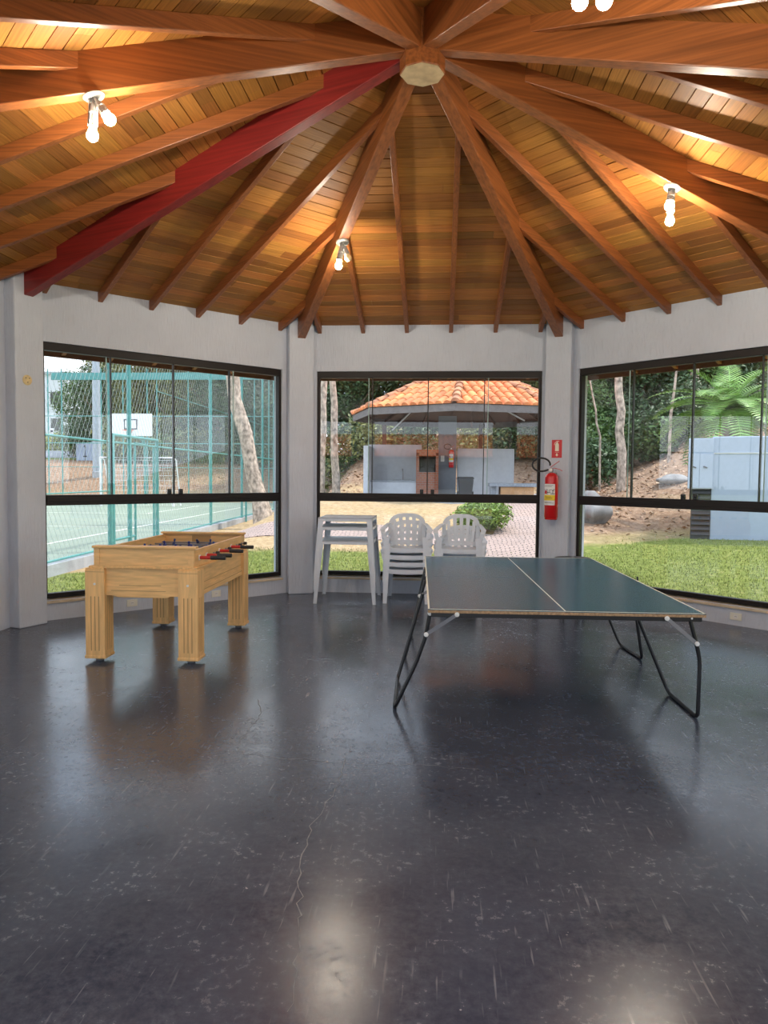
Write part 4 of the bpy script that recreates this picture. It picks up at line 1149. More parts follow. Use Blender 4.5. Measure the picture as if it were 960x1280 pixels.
MB().hexa([(-.26, -.27, .52), (.26, -.27, .52), (.26, .27, .52), (-.26, .27, .52)], [(-.22, -.22, .585), (.22, -.22, .585), (.22, .24, .585), (-.22, .24, .585)]).build('lid', MT['bin'], r_, bevel=.02)
for s in (-1, 1): MB().tube([(s*.20, .21, .07), (s*.25, .21, .07)], .07, 14).build('wheel', MT['black_rub'], r_)
e2 = copy_tree(ext); e2.scale = (.95,)*3
a = kp(564, 17.9, zpx=584.5); e2.location = (KX+a.x, 17.885, KF+a.z); e2.rotation_euler = (0, 0, 0)
e2['label'] = 'small far red fire extinguisher on the grey pier inside the tile roofed kiosk'
a = kp(553, 17.9, zpx=577)
r_ = empty('light_switch', (KX+a.x, 17.885, KF+a.z), 'white light switch on the grey kiosk pier', 'switch')
MB().bb(-.06, .06, -.012, .01, 0, .19).build('plate', MT['white_enamel'], r_, bevel=.004)
MB().bb(-.02, .02, -.02, -.011, .06, .13).build('rocker', MT['outlet'], r_, bevel=.003)

# ------------------------------------------------------------------ vegetation
def crown_mesh(name, n, blobs, ls, seed, mt, droop=0):
    rnd = random.Random(seed); vs = []; fs = []
    vol = [b[3]*b[4]*b[5] for b in blobs]; tot = sum(v**.67 for v in vol)
    for b, v in zip(blobs, vol):
        for i in range(int(n*v**.67/tot)):
            while True:
                p = Vector((rnd.gauss(0, 1), rnd.gauss(0, 1), rnd.gauss(0, 1)))
                if p.length > .1: break
            p.normalize(); rad = rnd.uniform(.55, 1.0)**.6*(1+.12*rnd.gauss(0, 1))
            c = Vector((b[0]+p.x*b[3]*rad, b[1]+p.y*b[4]*rad, b[2]+p.z*b[5]*rad))
            s = ls*rnd.uniform(.55, 1.35)
            u_ = Vector((rnd.gauss(0, 1), rnd.gauss(0, 1), rnd.gauss(0, .6)-droop)).normalized()
            w_ = u_.cross(Vector((rnd.gauss(0, 1), rnd.gauss(0, 1), rnd.gauss(0, 1)))).normalized()
            k = len(vs)
            vs += [c-u_*s*.6, c+w_*s*.26, c+u_*s*.6+Vector((0, 0, -s*.12)), c-w_*s*.26]; fs.append((k, k+1, k+2, k+3))
    me = bpy.data.meshes.new(name); me.from_pydata([tuple(v) for v in vs], [], fs); me.materials.append(mt); return me
def blobs_tree(seed, h, r, k=7, low=.25):
    rnd = random.Random(seed); out = []
    for i in range(k):
        an = rnd.uniform(0, 2*PI); rr = r*rnd.uniform(.1, .55); z = h*lerp(low, .88, (i+.5)/k)
        q = r*rnd.uniform(.42, .66)*(1.1-.5*abs((i+.5)/k-.45)); out.append((rr*math.cos(an), rr*math.sin(an), z, q, q, q*.8))
    return out
TREES = {}
for kind, mt, n, h, r, low, ls, droop in (('dark', 'leaf_dark', 9500, 10, 3.2, .12, .225, .2), ('olive', 'leaf_olive', 10500, 10, 3.0, .08, .215, .7), ('mid', 'leaf_mid', 8500, 9, 2.9, .18, .215, .1)):
    TREES[kind] = [crown_mesh(kind+'_crown', n, blobs_tree(s*7+len(kind), h, r, 9, low), ls, s, MT[mt], droop) for s in (1, 2)]
def trunk_mesh(h, r, seed, mt, lean=(0, 0)):
    rnd = random.Random(seed); pts = []; rad = []
    for i in range(9):
        q = i/8; pts.append((lean[0]*q+rnd.uniform(-.05, .05)*min(1, q*4)*h/8, lean[1]*q+rnd.uniform(-.05, .05)*h/8*min(1, q*4), h*q-.1)); rad.append(r*(1-.5*q)*(1.35 if i == 0 else 1))
    return pts, rad
NT = [0]
def tree(kind, x, y, sc, label, rz=0, group='trees behind the garden'):
    NT[0] += 1; i = NT[0]
    r_ = empty('%s_tree' % {'dark': 'evergreen', 'olive': 'drooping', 'mid': 'leafy'}[kind], (x, y, H(x, y)), label, 'tree', group, rz=rz)
    r_.scale = (sc, sc, sc)
    c = bpy.data.objects.new('crown', TREES[kind][i % 2]); COL.objects.link(c); c.parent = r_
    p, ra = trunk_mesh(7, .17, i, None); t_ = MB().tube(p, ra, 8)
    rnd = random.Random(i)
    for b in range(5):
        an = rnd.uniform(0, 2*PI); z = rnd.uniform(2.5, 6.0)
        t_.tube([(0, 0, z), (math.cos(an)*.9, math.sin(an)*.9, z+.7), (math.cos(an)*1.7, math.sin(an)*1.7, z+1.7)], [.08, .05, .02], 6)
    t_.build('trunk', MT['bark2'], r_, smooth=True)
    return r_
TXT = {'dark': 'dark evergreen tree', 'olive': 'olive green drooping tree', 'mid': 'mid green leafy tree'}
ORDN = ['first', 'second', 'third', 'fourth', 'fifth', 'sixth', 'seventh', 'eighth', 'ninth', 'tenth', 'eleventh', 'twelfth', 'thirteenth', 'fourteenth', 'fifteenth', 'sixteenth']
def forest(spots, where, group):
    for i, (px, Y, kind, sc) in enumerate(sorted(spots)):
        tree(kind, at(px, Y), Y, sc, '%s, %s from the left %s' % (TXT[kind], ORDN[i], where), rz=random.uniform(0, 6), group=group)
forest([(95, 47, 'mid', .74), (118, 43, 'dark', .72), (140, 47, 'olive', .95), (172, 42, 'olive', .95), (200, 45, 'olive', 1.1), (222, 41, 'olive', .92), (250, 44, 'olive', 1.1), (272, 40, 'dark', .95),
        (285, 43, 'olive', 1.0), (305, 38, 'dark', .95), (330, 41, 'mid', 1.0), (352, 38, 'dark', 1.0), (235, 50, 'olive', 1.25), (165, 52, 'olive', 1.15)],
       'beyond the sports court', 'trees beyond the sports court')
forest([(385, 34, 'dark', .95), (415, 37, 'dark', 1.0), (440, 33, 'dark', .8), (470, 36, 'mid', .9), (505, 33, 'dark', .9), (540, 36, 'dark', 1.0), (580, 33, 'dark', .9), (615, 35, 'mid', .95), (650, 32, 'olive', .95), (680, 34, 'olive', .95), (705, 31, 'dark', .9)],
       'behind the kiosk', 'trees behind the kiosk')
forest([(725, 25, 'mid', .62), (748, 27, 'dark', .78), (770, 29, 'dark', .85), (800, 26, 'dark', .74), (828, 29, 'dark', .85), (850, 26, 'mid', .72), (880, 29, 'dark', .85), (910, 27, 'dark', .8), (940, 29, 'mid', .9), (975, 27, 'dark', .85), (1010, 28, 'dark', .9), (1060, 27, 'mid', .9)],
       'on the slope behind the palm', 'trees on the slope outside the right window')

def bare_tree(name, pts, rad, label, mt='bark', group=None, branches=()):
    x, y, z = pts[0]
    r_ = empty(name, (x, y, H(x, y)), label, 'tree', group)
    loc_ = [(a-x, b-y, c-z) for a, b, c in pts]
    P = []; R_ = []
    for i in range(len(loc_)-1):
        for q in (0, .5): P.append(Vector(loc_[i]).lerp(Vector(loc_[i+1]), q)); R_.append(lerp(rad[i], rad[i+1], q))
    P.append(Vector(loc_[-1])); R_.append(rad[-1]); P[0].z -= .15
    MB().tube(P, R_, 12).build('trunk', MT[mt], r_, smooth=True)
    for k, (bp, br) in enumerate(branches):
        MB().tube([(a-x, b-y, c-z) for a, b, c in bp], br, 7).build('branch', MT[mt], r_, smooth=True)
    return r_
bare_tree('pale_trunk_tree', [(-4.95, 15.45, 0), (-5.12, 15.5, .75), (-5.35, 15.5, 1.6), (-5.52, 15.5, 2.6), (-5.85, 15.5, 3.6), (-5.95, 15.5, 4.7), (-5.98, 15.5, 5.6), (-6.0, 15.6, 7.4)],
          [.34, .23, .215, .205, .20, .20, .19, .16], 'tall leaning tree trunk with pale flaking bark seen through the left window',
          branches=[([(-5.98, 15.5, 5.6), (-5.4, 15.8, 6.6), (-5.0, 16, 7.6)], [.11, .08, .05])])
def straight(px0, zy0, px1, zy1, Y, r0, r1):
    out = []
    for q in (0, .2, .4, .6, .8, 1.0, 1.35):
        px_, py_ = lerp(px0, px1, q), lerp(zy0, zy1, q)
        d = fw + r2*((px_-480)/905.09) + u2*((640-py_)/905.09); t_ = (Y+5.476)/d.y
        out.append((.163+d.x*t_+random.uniform(-.04, .04), Y, 1.6+d.z*t_))
    z0 = H(out[0][0], Y); out[0] = (out[0][0], Y, z0)
    return out, [lerp(r0, r1, i/6) for i in range(7)]
p, r_ = straight(399, 636, 406, 470, 17.5, .13, .095); bare_tree('pale_trunk_tree', p, r_, 'slender pale trunk at the left edge of the middle window')
p, r_ = straight(421, 634, 416, 470, 18.2, .14, .095); bare_tree('pale_trunk_tree', p, r_, 'second slender trunk from the left edge of the middle window, just beside the kiosk roof')
p, r_ = straight(777, 592, 774, 462, 16.5, .14, .105); bare_tree('pale_trunk_tree', p, r_, 'straight pale trunk on the brown slope through the right window')
p, r_ = straight(868, 545, 869, 448, 24, .19, .15); bare_tree('pale_trunk_tree', p, r_, 'pale trunk just left of the palm fronds, half hidden')
p, r_ = straight(836, 535, 846, 452, 19, .05, .03); bare_tree('thin_bare_stem', p, r_, 'thin curved bare stem in front of the dark trees by the palm')
p, r_ = straight(752, 562, 738, 478, 18, .035, .02); bare_tree('thin_bare_stem', p, r_, 'thin pale leaning stem at the left side of the right window')

def bush(x, y, rx, rz_, mt, n, ls, label, seed, group=None, name='bush', core='bark2'):
    r_ = empty(name, (x, y, H(x, y)), label, 'bush', group)
    rnd = random.Random(seed)
    bl = [(rnd.uniform(-.4, .4)*rx, rnd.uniform(-.4, .4)*rx, rz_*rnd.uniform(.4, .65), rx*rnd.uniform(.5, .7), rx*rnd.uniform(.5, .7), rz_*rnd.uniform(.4, .5)) for i in range(5)]
    me = crown_mesh('foliage', n, bl, ls, seed, MT[mt]); c = bpy.data.objects.new('foliage', me); COL.objects.link(c); c.parent = r_
    t_ = MB()
    for i in range(6):
        an = rnd.uniform(0, 6.28); t_.tube([(0, 0, -.05), (math.cos(an)*rx*.3, math.sin(an)*rx*.3, rz_*.4), (math.cos(an)*rx*.5, math.sin(an)*rx*.5, rz_*.75)], [.02, .012, .005], 5)
    t_.build('stems', MT[core], r_)
    return r_
bush(at(606, 10.2), 10.2, .70, .62, 'leaf_lime', 5200, .075, 'rounded light green shrub beside the paver path, under the middle window rail', 3)
for i, (px, Y, rx, hh) in enumerate(((62, 53, 1.6, 1.3), (78, 53.5, 1.7, 1.3), (96, 54, 1.6, 1.2), (113, 55, 1.5, 1.1))):
    bush(at(px, Y), Y, rx, hh, 'leaf_yel', 1500, .16, 'yellow green hedge bush beyond the road, %s' % ['at the window edge', 'second from the window edge', 'third from the window edge', 'beside the concrete pole'][i], 20+i, 'yellow green hedge bushes')
for i, (px, Y, rx, hh, mt) in enumerate(((735, 20, 1.1, 1.6, 'leaf_dark'), (752, 22.5, 1.4, 2.2, 'leaf_mid'), (800, 22, 1.4, 2.0, 'leaf_dark'), (822, 21.5, 1.1, 1.5, 'leaf_mid'), (845, 22.5, 1.4, 2.1, 'leaf_dark'), (875, 23, 1.5, 2.2, 'leaf_dark'), (930, 23, 1.6, 2.2, 'leaf_dark'), (785, 24, 1.5, 2.4, 'leaf_dark'))):
    bush(at(px, Y), Y, rx, hh, mt, 2000, .17, '%s undergrowth bush on the right slope, %s from the left below the trees' % ('dark' if 'dark' in mt else 'lighter green', ORDN[[0, 1, 3, 4, 5, 6, 7, 2][i]]), 40+i, 'undergrowth bushes on the right slope')
for i, (px, Y, rx, hh, mt) in enumerate(((160, 38.5, 1.8, 1.8, 'leaf_olive'), (185, 39, 1.9, 2.0, 'leaf_olive'), (215, 38.5, 1.8, 1.8, 'leaf_mid'), (245, 38, 1.9, 2.0, 'leaf_olive'), (275, 37.5, 1.7, 1.8, 'leaf_dark'), (300, 37, 1.7, 1.9, 'leaf_dark'), (330, 37, 1.8, 2.0, 'leaf_mid'), (350, 36, 1.8, 2.0, 'leaf_dark'))):
    bush(at(px, Y), Y, rx, hh, mt, 2000, .2, 'bushy undergrowth on the brown bank behind the goal, %s clump from the left' % ORDN[i], 60+i, 'undergrowth bushes behind the goal')
for i, (px, Y, rx, hh) in enumerate(((395, 28, 1.7, 2.4), (432, 28, 1.8, 2.4), (470, 27, 1.6, 2.2), (520, 27, 1.7, 2.2), (590, 27, 1.7, 2.3), (640, 27, 1.8, 2.4), (665, 28, 1.8, 2.6))):
    bush(at(px, Y), Y, rx, hh, 'leaf_dark' if i % 2 else 'leaf_olive', 2000, .18, 'dense undergrowth bush on the bank behind the kiosk, %s from the left' % ORDN[i], 80+i, 'undergrowth bushes behind the kiosk')

# cycad palm
cx_, cy_ = at(908, 11.6), 11.6
cz_ = H(cx_, cy_)
cz0 = 3.05
r_ = empty('cycad_palm', (cx_, cy_, cz_), 'large cycad palm with arching feather fronds above the pale utility block', 'palm')
p, ra = trunk_mesh(cz0-cz_+.15, .17, 5, None); MB().tube(p, [.14]*9, 12).build('trunk', MT['bark2'], r_, smooth=True)
fr = MB(); rnd = random.Random(12)
for i in range(50):
    an = rnd.uniform(0, 2*PI); el = rnd.uniform(-.4, 1.3); L = rnd.uniform(1.5, 2.1)
    dirh = Vector((math.cos(an), math.sin(an), 0)); P = []; p = Vector((0, 0, cz0-cz_+.05)); e_ = el
    for k in range(13):
        P.append(p.copy()); p = p + (dirh*math.cos(e_)+Vector((0, 0, math.sin(e_))))*L/12; e_ -= .085+.03*rnd.random()
    fr.tube(P, [.012-.0007*k for k in range(13)], 5)
    side = dirh.cross(Vector((0, 0, 1)))
    for k in range(1, 13):
        for h_ in (0, .5):
            b0 = P[k-1].lerp(P[k], h_); t_ = (P[k]-P[k-1]).normalized(); q = (k+h_)/13
            ll = .34*math.sin(PI*min(.97, .16+q*.84))**.6+.03
            for s_ in (-1, 1):
                d_ = (side*s_*.86+t_*.5+Vector((0, 0, .16))).normalized(); n = t_*.019
                fr.add([b0-n, b0+n, b0+d_*ll*.6+n*.9, b0+d_*ll+Vector((0, 0, -.02)), b0+d_*ll*.6-n*.9], [(0, 1, 2, 3, 4)])
fr.build('fronds', MT['cycad'], r_)

# ------------------------------------------------------------------ utility block with cabinet and louvre
uy = 9.6; ux = at(888, uy); ub = math.atan2(ux-.163, uy+5.476); UR = math.hypot(ux-.163, uy+5.476)
phi = math.atan((888-480)/905.09); UL = UR*math.cos(phi)**2/905.09; UV = UR*math.cos(phi)/905.09   # metres per pixel across and up
def zat(px, py, Y):
    d = fw + r2*((px-480)/905.09) + u2*((640-py)/905.09); t_ = (Y+5.476)/d.y; return 1.6+d.z*t_
uz = zat(888, 664, uy)
root = empty('utility_block', (ux, uy, uz), 'pale blue white utility block with overhanging cabinet doors on the lawn slope', 'utility block', rz=-ub)
lx = lambda px: (px-888)*UL
lz = lambda py: (664-py)*UV
MB().bb(0, lx(1010), 0, 1.7, -.8, lz(546)).build('body', MT['utility'], root, bevel=.02)
MB().bb(-.01, lx(1010)+.01, -.02, 1.72, lz(567), lz(566)).build('drip_edge', MT['white_enamel'], root)
cb = MB().bb(lx(858), lx(890), -.05, 1.2, lz(611), lz(548)).build('cabinet', MT['utility'], root, bevel=.012)
for a_, b_ in ((lx(859), lx(872.5)), (lx(873), lx(889))):
    MB().bb(a_, b_, -.062, -.05, lz(610), lz(567)).build('cabinet_door', MT['utility'], cb, bevel=.004)
for px in (866, 880):
    MB().tube([(lx(px)-.03, -.075, lz(583.3)), (lx(px), -.10, lz(584)), (lx(px)+.03, -.075, lz(584.7))], .014, 8).build('door_handle', MT['black'], cb)
v = MB().bb(lx(863), lx(888), .03, 1.1, -.75, lz(611)).build('vent_housing', MT['vent'], root)
for i in range(9):
    z_ = lz(614)-i*.105
    MB().hexa([(lx(864), -.02, z_-.05), (lx(887.5), -.02, z_-.05), (lx(887.5), -.01, z_-.055), (lx(864), -.01, z_-.055)], [(lx(864), .03, z_+.03), (lx(887.5), .03, z_+.03), (lx(887.5), .04, z_+.025), (lx(864), .04, z_+.025)]).build('louvre_blade', MT['bin'], v)

# rocks
def rock(px, Y, s, seed, label):
    rnd = random.Random(seed); bm = bmesh.new(); bmesh.ops.create_icosphere(bm, subdivisions=3, radius=1)
    for v_ in bm.verts:
        n = v_.co.normalized(); q = 1+.18*math.sin(3*n.x+seed)+.15*math.sin(4*n.y+2*seed)+.12*math.sin(5*n.z+seed)+rnd.uniform(-.03, .03)
        v_.co = Vector((n.x*s[0]*q, n.y*s[1]*q, n.z*s[2]*q))
    me = bpy.data.meshes.new('rock'); bm.to_mesh(me); bm.free(); me.materials.append(MT['rock']); [setattr(p_, 'use_smooth', True) for p_ in me.polygons]
    o = bpy.data.objects.new('rock', me); COL.objects.link(o); x = at(px, Y); o.location = (x, Y, H(x, Y)+s[2]*.35)
    return tag(o, label, 'rock')
rock(733, 11.5, (.55, .5, .42), 1, 'large pale grey rock on the slope at the left of the right window')
rock(842, 15.5, (.55, .4, .15), 2, 'flat grey rock on the brown slope left of the utility block')

# ------------------------------------------------------------------ sports court
o = MB().add([(FXY(-14), -14, .02), (FXY(30), 30, .17), (-34, 30, .17), (-34, -14, .02), (FXY(-14), -14, -.3), (FXY(30), 30, -.3), (-34, 30, -.3), (-34, -14, -.3)],
             [(0, 1, 2, 3), (7, 6, 5, 4), (0, 4, 5, 1), (1, 5, 6, 2), (2, 6, 7, 3), (3, 7, 4, 0)]).build('court_floor', MT['court'])
tag(o, 'pale green sports court surface behind the wire fence', 'court', kind='structure')
cz_at = lambda Y: .02+(Y+14)/44*.15
ln = MB()
def cline(x0, y0, x1, y1, wd=.08):
    dx, dy = x1-x0, y1-y0; l = math.hypot(dx, dy); nx, ny = -dy/l*wd/2, dx/l*wd/2
    n = 12; vs = []; fs = []
    for i in range(n+1):
        q = i/n; x, y = lerp(x0, x1, q), lerp(y0, y1, q); z = cz_at(y)+.006
        vs += [(x+nx, y+ny, z), (x-nx, y-ny, z)]
    for i in range(n): fs.append((2*i, 2*i+1, 2*i+3, 2*i+2))
    ln.add(vs, fs)
cline(-7.6, -12, -8.2, 25.5); cline(-8.2, 25.5, -24, 25.5); cline(-7.8, 8.5, -24, 8.5); cline(-10.2, 19.5, -10.3, 25.5); cline(-10.2, 19.5, -17, 19.5); cline(-8.0, 13.5, -24, 13.5, .06)
pc = [(-14+3.2*math.cos(a_), 8.5+3.2*math.sin(a_)) for a_ in [2*PI*i/20 for i in range(21)]]
for a_, b_ in zip(pc, pc[1:]): cline(*a_, *b_)
ln.build('court_lines', MT['line'], o)
# near fence
root = empty('court_fence', (FXY(10), 10, 0), 'tall teal chain link fence along the near side of the sports court', 'fence')
ox, oy = FXY(10), 10
FH = 5.4
def fp(Y, z): return (FXY(Y)-ox, Y-oy, z)
for Y, r in ((1.2, .035), (5.25, .022), (7.73, .048), (8.66, .045), (14.4, .045), (18.0, .04), (21.2, .04), (23.4, .04), (26, .04), (29.5, .04), (-3, .04)):
    MB().tube([fp(Y, -.1), fp(Y, FH)], r, 10).build('post', MT['teal'], root, smooth=True)
for Y0, Y1, z, r in ((-3, 29.5, .18, .022), (-3, 29.5, 2.17, .02), (-3, 29.5, FH-.02, .024), (10.2, 29.5, 3.4, .008), (-3, 5.25, 1.25, .012), (5.25, 7.73, 1.25, .012)):
    MB().tube([fp(Y0, z), fp(Y1, z)], r, 8).build('rail', MT['teal'], root, smooth=True)
wm = MB(); p_ = .155; slope = 1.55; y0, y1 = -2.9, 29.4
zb_, zt_ = .2, FH-.04; run = (zt_-zb_)/slope
y = y0-run
while y < y1:
    for s_ in (1, -1):
        ya, yb = (y, y+run) if s_ > 0 else (y+run, y)
        za, zb2 = zb_, zt_
        # clip to y0..y1
        def clip(Y): return za+(Y-ya)*(zb2-za)/(yb-ya)
        A_, B_ = max(min(ya, yb), y0), min(max(ya, yb), y1)
        if B_-A_ > .02:
            dx = .006*s_
            a_, b_ = fp(A_, clip(A_)), fp(B_, clip(B_))
            wm.tube([(a_[0]+dx, a_[1], a_[2]), (b_[0]+dx, b_[1], b_[2])], .0027, 3, cap=False)
    y += p_
tag(wm.build('wire_mesh', MT['wire'], root), kind='stuff')
kb = MB(); a_, b_ = Vector(fp(-3, .03)), Vector(fp(29.5, .03)); kb.strip([a_, b_], .22, .14, (0, 0, 1)); kb.build('kerb', MT['kerb'], root)
# gate frame standing in the fence line
root = empty('court_gate', (FXY(9), 9, 0), 'teal tube gate frame in the court fence with a lower inner frame', 'gate')
gy = lambda Y, z, dx=0: (FXY(Y)-FXY(9)+dx, Y-9, z)
MB().tube([gy(7.86, 0), gy(7.86, 2.31), gy(10.2, 2.31), gy(10.2, 0)], .042, 10).build('outer_frame', MT['teal'], root, smooth=True)
MB().tube([gy(8.95, 0), gy(8.95, 2.20), gy(10.0, 2.16), gy(10.0, 0)], .026, 8).build('inner_frame', MT['teal'], root, smooth=True)
MB().tube([gy(7.8, .30), gy(8.9, .30)], .025, 8).build('bottom_bar', MT['teal'], root, smooth=True)
# fence gate by the leaning trunk
root = empty('kerb_railing', (FXY(19), 19, 0), 'short teal tube railing at the fence foot beside the leaning trunk', 'railing')
gy2 = lambda Y, z: (FXY(Y)-FXY(19)+.12, Y-19, z)
MB().tube([gy2(18.1, -.1), gy2(18.1, .78), gy2(19.7, .78), gy2(19.7, -.1)], .03, 8).build('frame', MT['teal'], root, smooth=True)
# far fence
root = empty('court_fence', (-18, 29.8, .15), 'far teal fence closing the court behind the goal', 'fence')
for i, px in enumerate((62, 79, 128, 155, 185, 197, 236, 262, 290, 318, 336)):
    x = at(px, 29.8)+18; MB().tube([(x, 0, -.1), (x, 0, 6.6)], .032, 8).build('post', MT['teal'], root, smooth=True)
xa, xb = at(56, 29.8)+18, at(346, 29.8)+18
for z, r in ((2.9, .02), (4.25, .02), (1.7, .014)): MB().tube([(xa, 0, z), (xb, 0, z)], r, 6).build('rail', MT['teal'], root, smooth=True)
MB().bb(at(67, 29.8)+18, xb, -.06, .06, 6.05, 6.40).build('top_beam', MT['teal'], root)
# basketball stand
bx, by = at(164.5, 25.2), 25.2
bz0 = cz_at(by)
root = empty('basketball_hoop', (bx, by+1.2, bz0), 'white basketball backboard with dark square and orange hoop on a teal stand', 'basketball hoop')
zb1, zb2 = zat(164, 545, by)-bz0, zat(164, 517, by)-bz0
hw = (at(191, by)-at(138, by))/2
MB().bb(-hw, hw, -1.22, -1.18, zb1, zb2).build('backboard', MT['metalwhite'], root, bevel=.01)
fr = MB(); q = .30
zc = zb1+.28
for a_ in ((-q, q, zc, zc+.05), (-q, q, zc+.40, zc+.45), (-q, -q+.05, zc, zc+.45), (q-.05, q, zc, zc+.45)): fr.bb(a_[0], a_[1], -1.226, -1.219, a_[2], a_[3])
fr.build('target_square', MT['ink'], root)
rim = [(.23*math.cos(2*PI*i/20), -1.48+.23*math.sin(2*PI*i/20), zc-.05) for i in range(21)]
MB().tube(rim, .014, 6).bb(-.06, .06, -1.27, -1.21, zc-.16, zc-.02).build('hoop_rim', mat('hoop_orange', (.65, .13, .05), .5), root)
nb = MB()
for i in range(12):
    an = 2*PI*i/12; an2 = an+.26
    nb.tube([(.22*math.cos(an), -1.48+.22*math.sin(an), zc-.05), (.14*math.cos(an2), -1.48+.14*math.sin(an2), zc-.42)], .006, 4)
    nb.tube([(.22*math.cos(an), -1.48+.22*math.sin(an), zc-.05), (.14*math.cos(an-.26), -1.48+.14*math.sin(an-.26), zc-.42)], .006, 4)
nb.build('net', MT['metalwhite'], root)
MB().tube([(0, .3, 0), (0, .3, 2.6), (0, -.3, zb1+.3), (0, -1.18, zb1+.35)], .07, 10).build('stand', MT['teal'], root, smooth=True)
# goal
gY = 24.6
gx0, gx1 = at(126.5, gY), at(217, gY); gz = cz_at(gY); gh = zat(170, 572, gY)-gz
root = empty('football_goal', ((gx0+gx1)/2, gY, gz), 'white football goal frame with net at the far end of the court', 'goal')
g2 = (gx1-gx0)/2
MB().tube([(-g2, 0, 0), (-g2, 0, gh), (g2, 0, gh), (g2, 0, 0)], .055, 10).build('frame', MT['metalwhite'], root, smooth=True)
for s_ in (-1, 1): MB().tube([(s_*g2, 0, gh), (s_*g2, .35, gh-.1), (s_*g2*.98, .95, 0)], .03, 8).build('net_support', MT['metalwhite'], root, smooth=True)
nb = MB()
for i in range(16):
    x = -g2+2*g2*i/15; nb.tube([(x, .35, gh-.1), (x, .95, 0)], .006, 3); 
for i in range(10):
    q = i/9; nb.tube([(-g2, lerp(.35, .95, q), lerp(gh-.1, 0, q)), (g2, lerp(.35, .95, q), lerp(gh-.1, 0, q))], .006, 3)
nb.build('net', MT['metalwhite'], root)
# concrete pole, sign, roadside cabinet, far building
x, y = at(122, 34), 34
root = empty('concrete_pole', (x, y, H(x, y)), 'thick pale grey concrete pole behind the sports court', 'pole')
MB().tube([(0, 0, -.3), (0, 0, 9)], [.24, .18], 14).build('shaft', mat('pole_concrete', (.42, .47, .52), .85, var=.08), root, smooth=True)
MB().lathe([(.26, -.1), (.27, .25), (.22, .3)], 14).build('footing', MT['kerb'], root)
MB().strip([(-.7, 0, 7.9), (.7, 0, 7.9)], .1, .08, (0, 0, 1)).build('crossarm', MT['kerb'], root)
x, y = at(66.5, 50), 50; z = zat(66, 541, y)
root = empty('road_sign', (x, y, H(x, y)), 'small white roadside sign on a thin post beyond the road', 'sign')
MB().tube([(0, 0, -.1), (0, 0, z-H(x, y)+.3)], .03, 8).build('post', MT['steel'], root)
MB().bb(-.18, .18, -.06, -.035, z-H(x, y)-.33, z-H(x, y)+.36).build('panel', MT['metalwhite'], root)
MB().bb(-.11, .11, -.066, -.058, z-H(x, y)+.05, z-H(x, y)+.2).bb(-.11, .11, -.066, -.058, z-H(x, y)-.2, z-H(x, y)-.12).build('dark_marks', MT['ink'], root)
x, y = at(111, 42), 42; z0, z1 = zat(111, 577, y), zat(111, 553, y)
root = empty('roadside_cabinet', (x, y, z0-.2), 'white blue roadside utility cabinet with dark handle above the brown bank', 'cabinet')
MB().hexa([(-.62, -.4, 0), (.62, -.4, 0), (.62, .4, 0), (-.62, .4, 0)], [(-.66, -.4, z1-z0+.1), (.58, -.4, z1-z0+.2), (.58, .4, z1-z0+.2), (-.66, .4, z1-z0+.1)]).build('body', MT['utility'], root, bevel=.02)
MB().bb(-.02, .01, -.415, -.39, .1, z1-z0).build('door_gap', MT['vent'], root)
MB().bb(-.12, .12, -.44, -.39, .52, .58).build('handle', MT['black'], root)
MB().bb(-1.7, .9, -.2, .5, -.35, .22).build('plinth', MT['kerb'], root)
x, y = at(66, 78), 78
root = empty('white_building', (x, y, H(x, y)), 'distant white building at the left edge beyond the trees', 'building')
MB().bb(-3.5, 3.5, -3, 3, -1, 7.8).build('walls', MT['kwall'], root)
MB().bb(-3.8, 3.8, -3.3, 3.3, 7.8, 8.1).build('roof_slab', MT['kerb'], root)
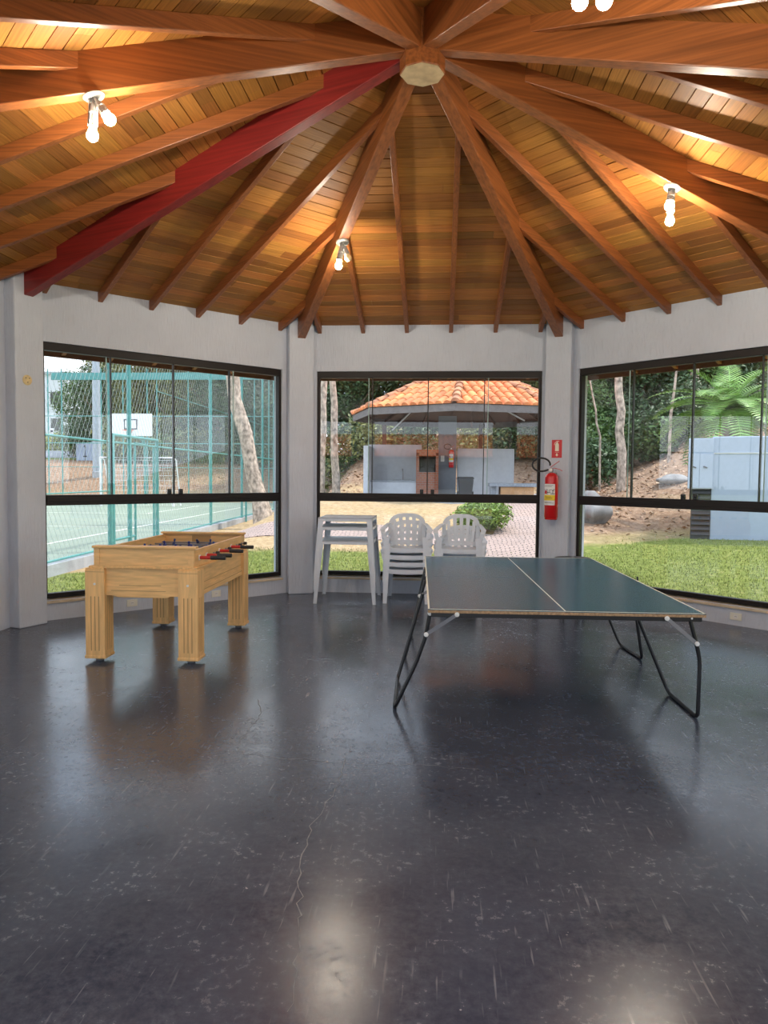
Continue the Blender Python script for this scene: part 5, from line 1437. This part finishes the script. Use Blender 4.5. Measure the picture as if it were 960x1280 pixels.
for i in range(3):
    for j in range(2):
        wn = MB().bb(-2.6+i*2.1, -1.4+i*2.1, -3.05, -2.95, 1.4+j*3, 2.8+j*3).build('window', MT['vent'], root)

o = MB().bb(-10, 10, -15, -4.75, -.2, -.005).build('reflector', mat('reflector_concrete', (.58, .57, .54), .9, var=.1, scale=1.5))  # unseen slab, added to bounce daylight onto the walls and ceiling
tag(o, 'added pale concrete patio behind the camera', 'reflector', kind='structure')
# ------------------------------------------------------------------ tiled building behind the camera (seen mirrored in the glass)
root = empty('tile_roofed_house', (3, -24, 0), 'low white house with terracotta roof behind the camera, mirrored in the middle window', 'house')
MB().bb(-9, 6, -2.5, 2.5, -.2, 2.5).build('walls', MT['kwall'], root)
for s_ in (1, -1):
    P = Vector((-1.5, s_*3.2, 2.45)); d = Vector((0, -s_*3.2, 1.15)); Ls = d.length; d.normalize(); e = Vector((1, 0, 0)); n_ = e.cross(d)
    if n_.z < 0: n_ = -n_
    mb = MB(); tile_field(mb, P, e, d, n_, -8.2, 8.2, Ls, lambda x: Ls, sp=.26, course=.42, r=.11); mb.build('tiled_slope', MT['tile'], root, smooth=True)
    MB().add([(-9.7, s_*3.2, 2.42), (6.7, s_*3.2, 2.42), (6.7, 0, 3.58), (-9.7, 0, 3.58), (-9.7, s_*3.2, 2.36), (6.7, s_*3.2, 2.36), (6.7, 0, 3.52), (-9.7, 0, 3.52)], [(0, 1, 2, 3), (7, 6, 5, 4), (0, 4, 5, 1), (1, 5, 6, 2), (2, 6, 7, 3), (3, 7, 4, 0)]).build('roof_boarding', MT['kwood'], root)
rc = MB(); ridge_caps(rc, Vector((-9.7, 0, 3.58)), Vector((6.7, 0, 3.58)), .14); rc.build('ridge_tiles', MT['ridge'], root, smooth=True)
for x in (-6, -2.5, 1, 4): 
    wn = MB().bb(x-.6, x+.6, 2.47, 2.53, .9, 2.1).build('window', MT['frame'], root); MB().bb(x-.52, x+.52, 2.52, 2.54, .98, 2.02).build('pane', MT['vent'], wn)
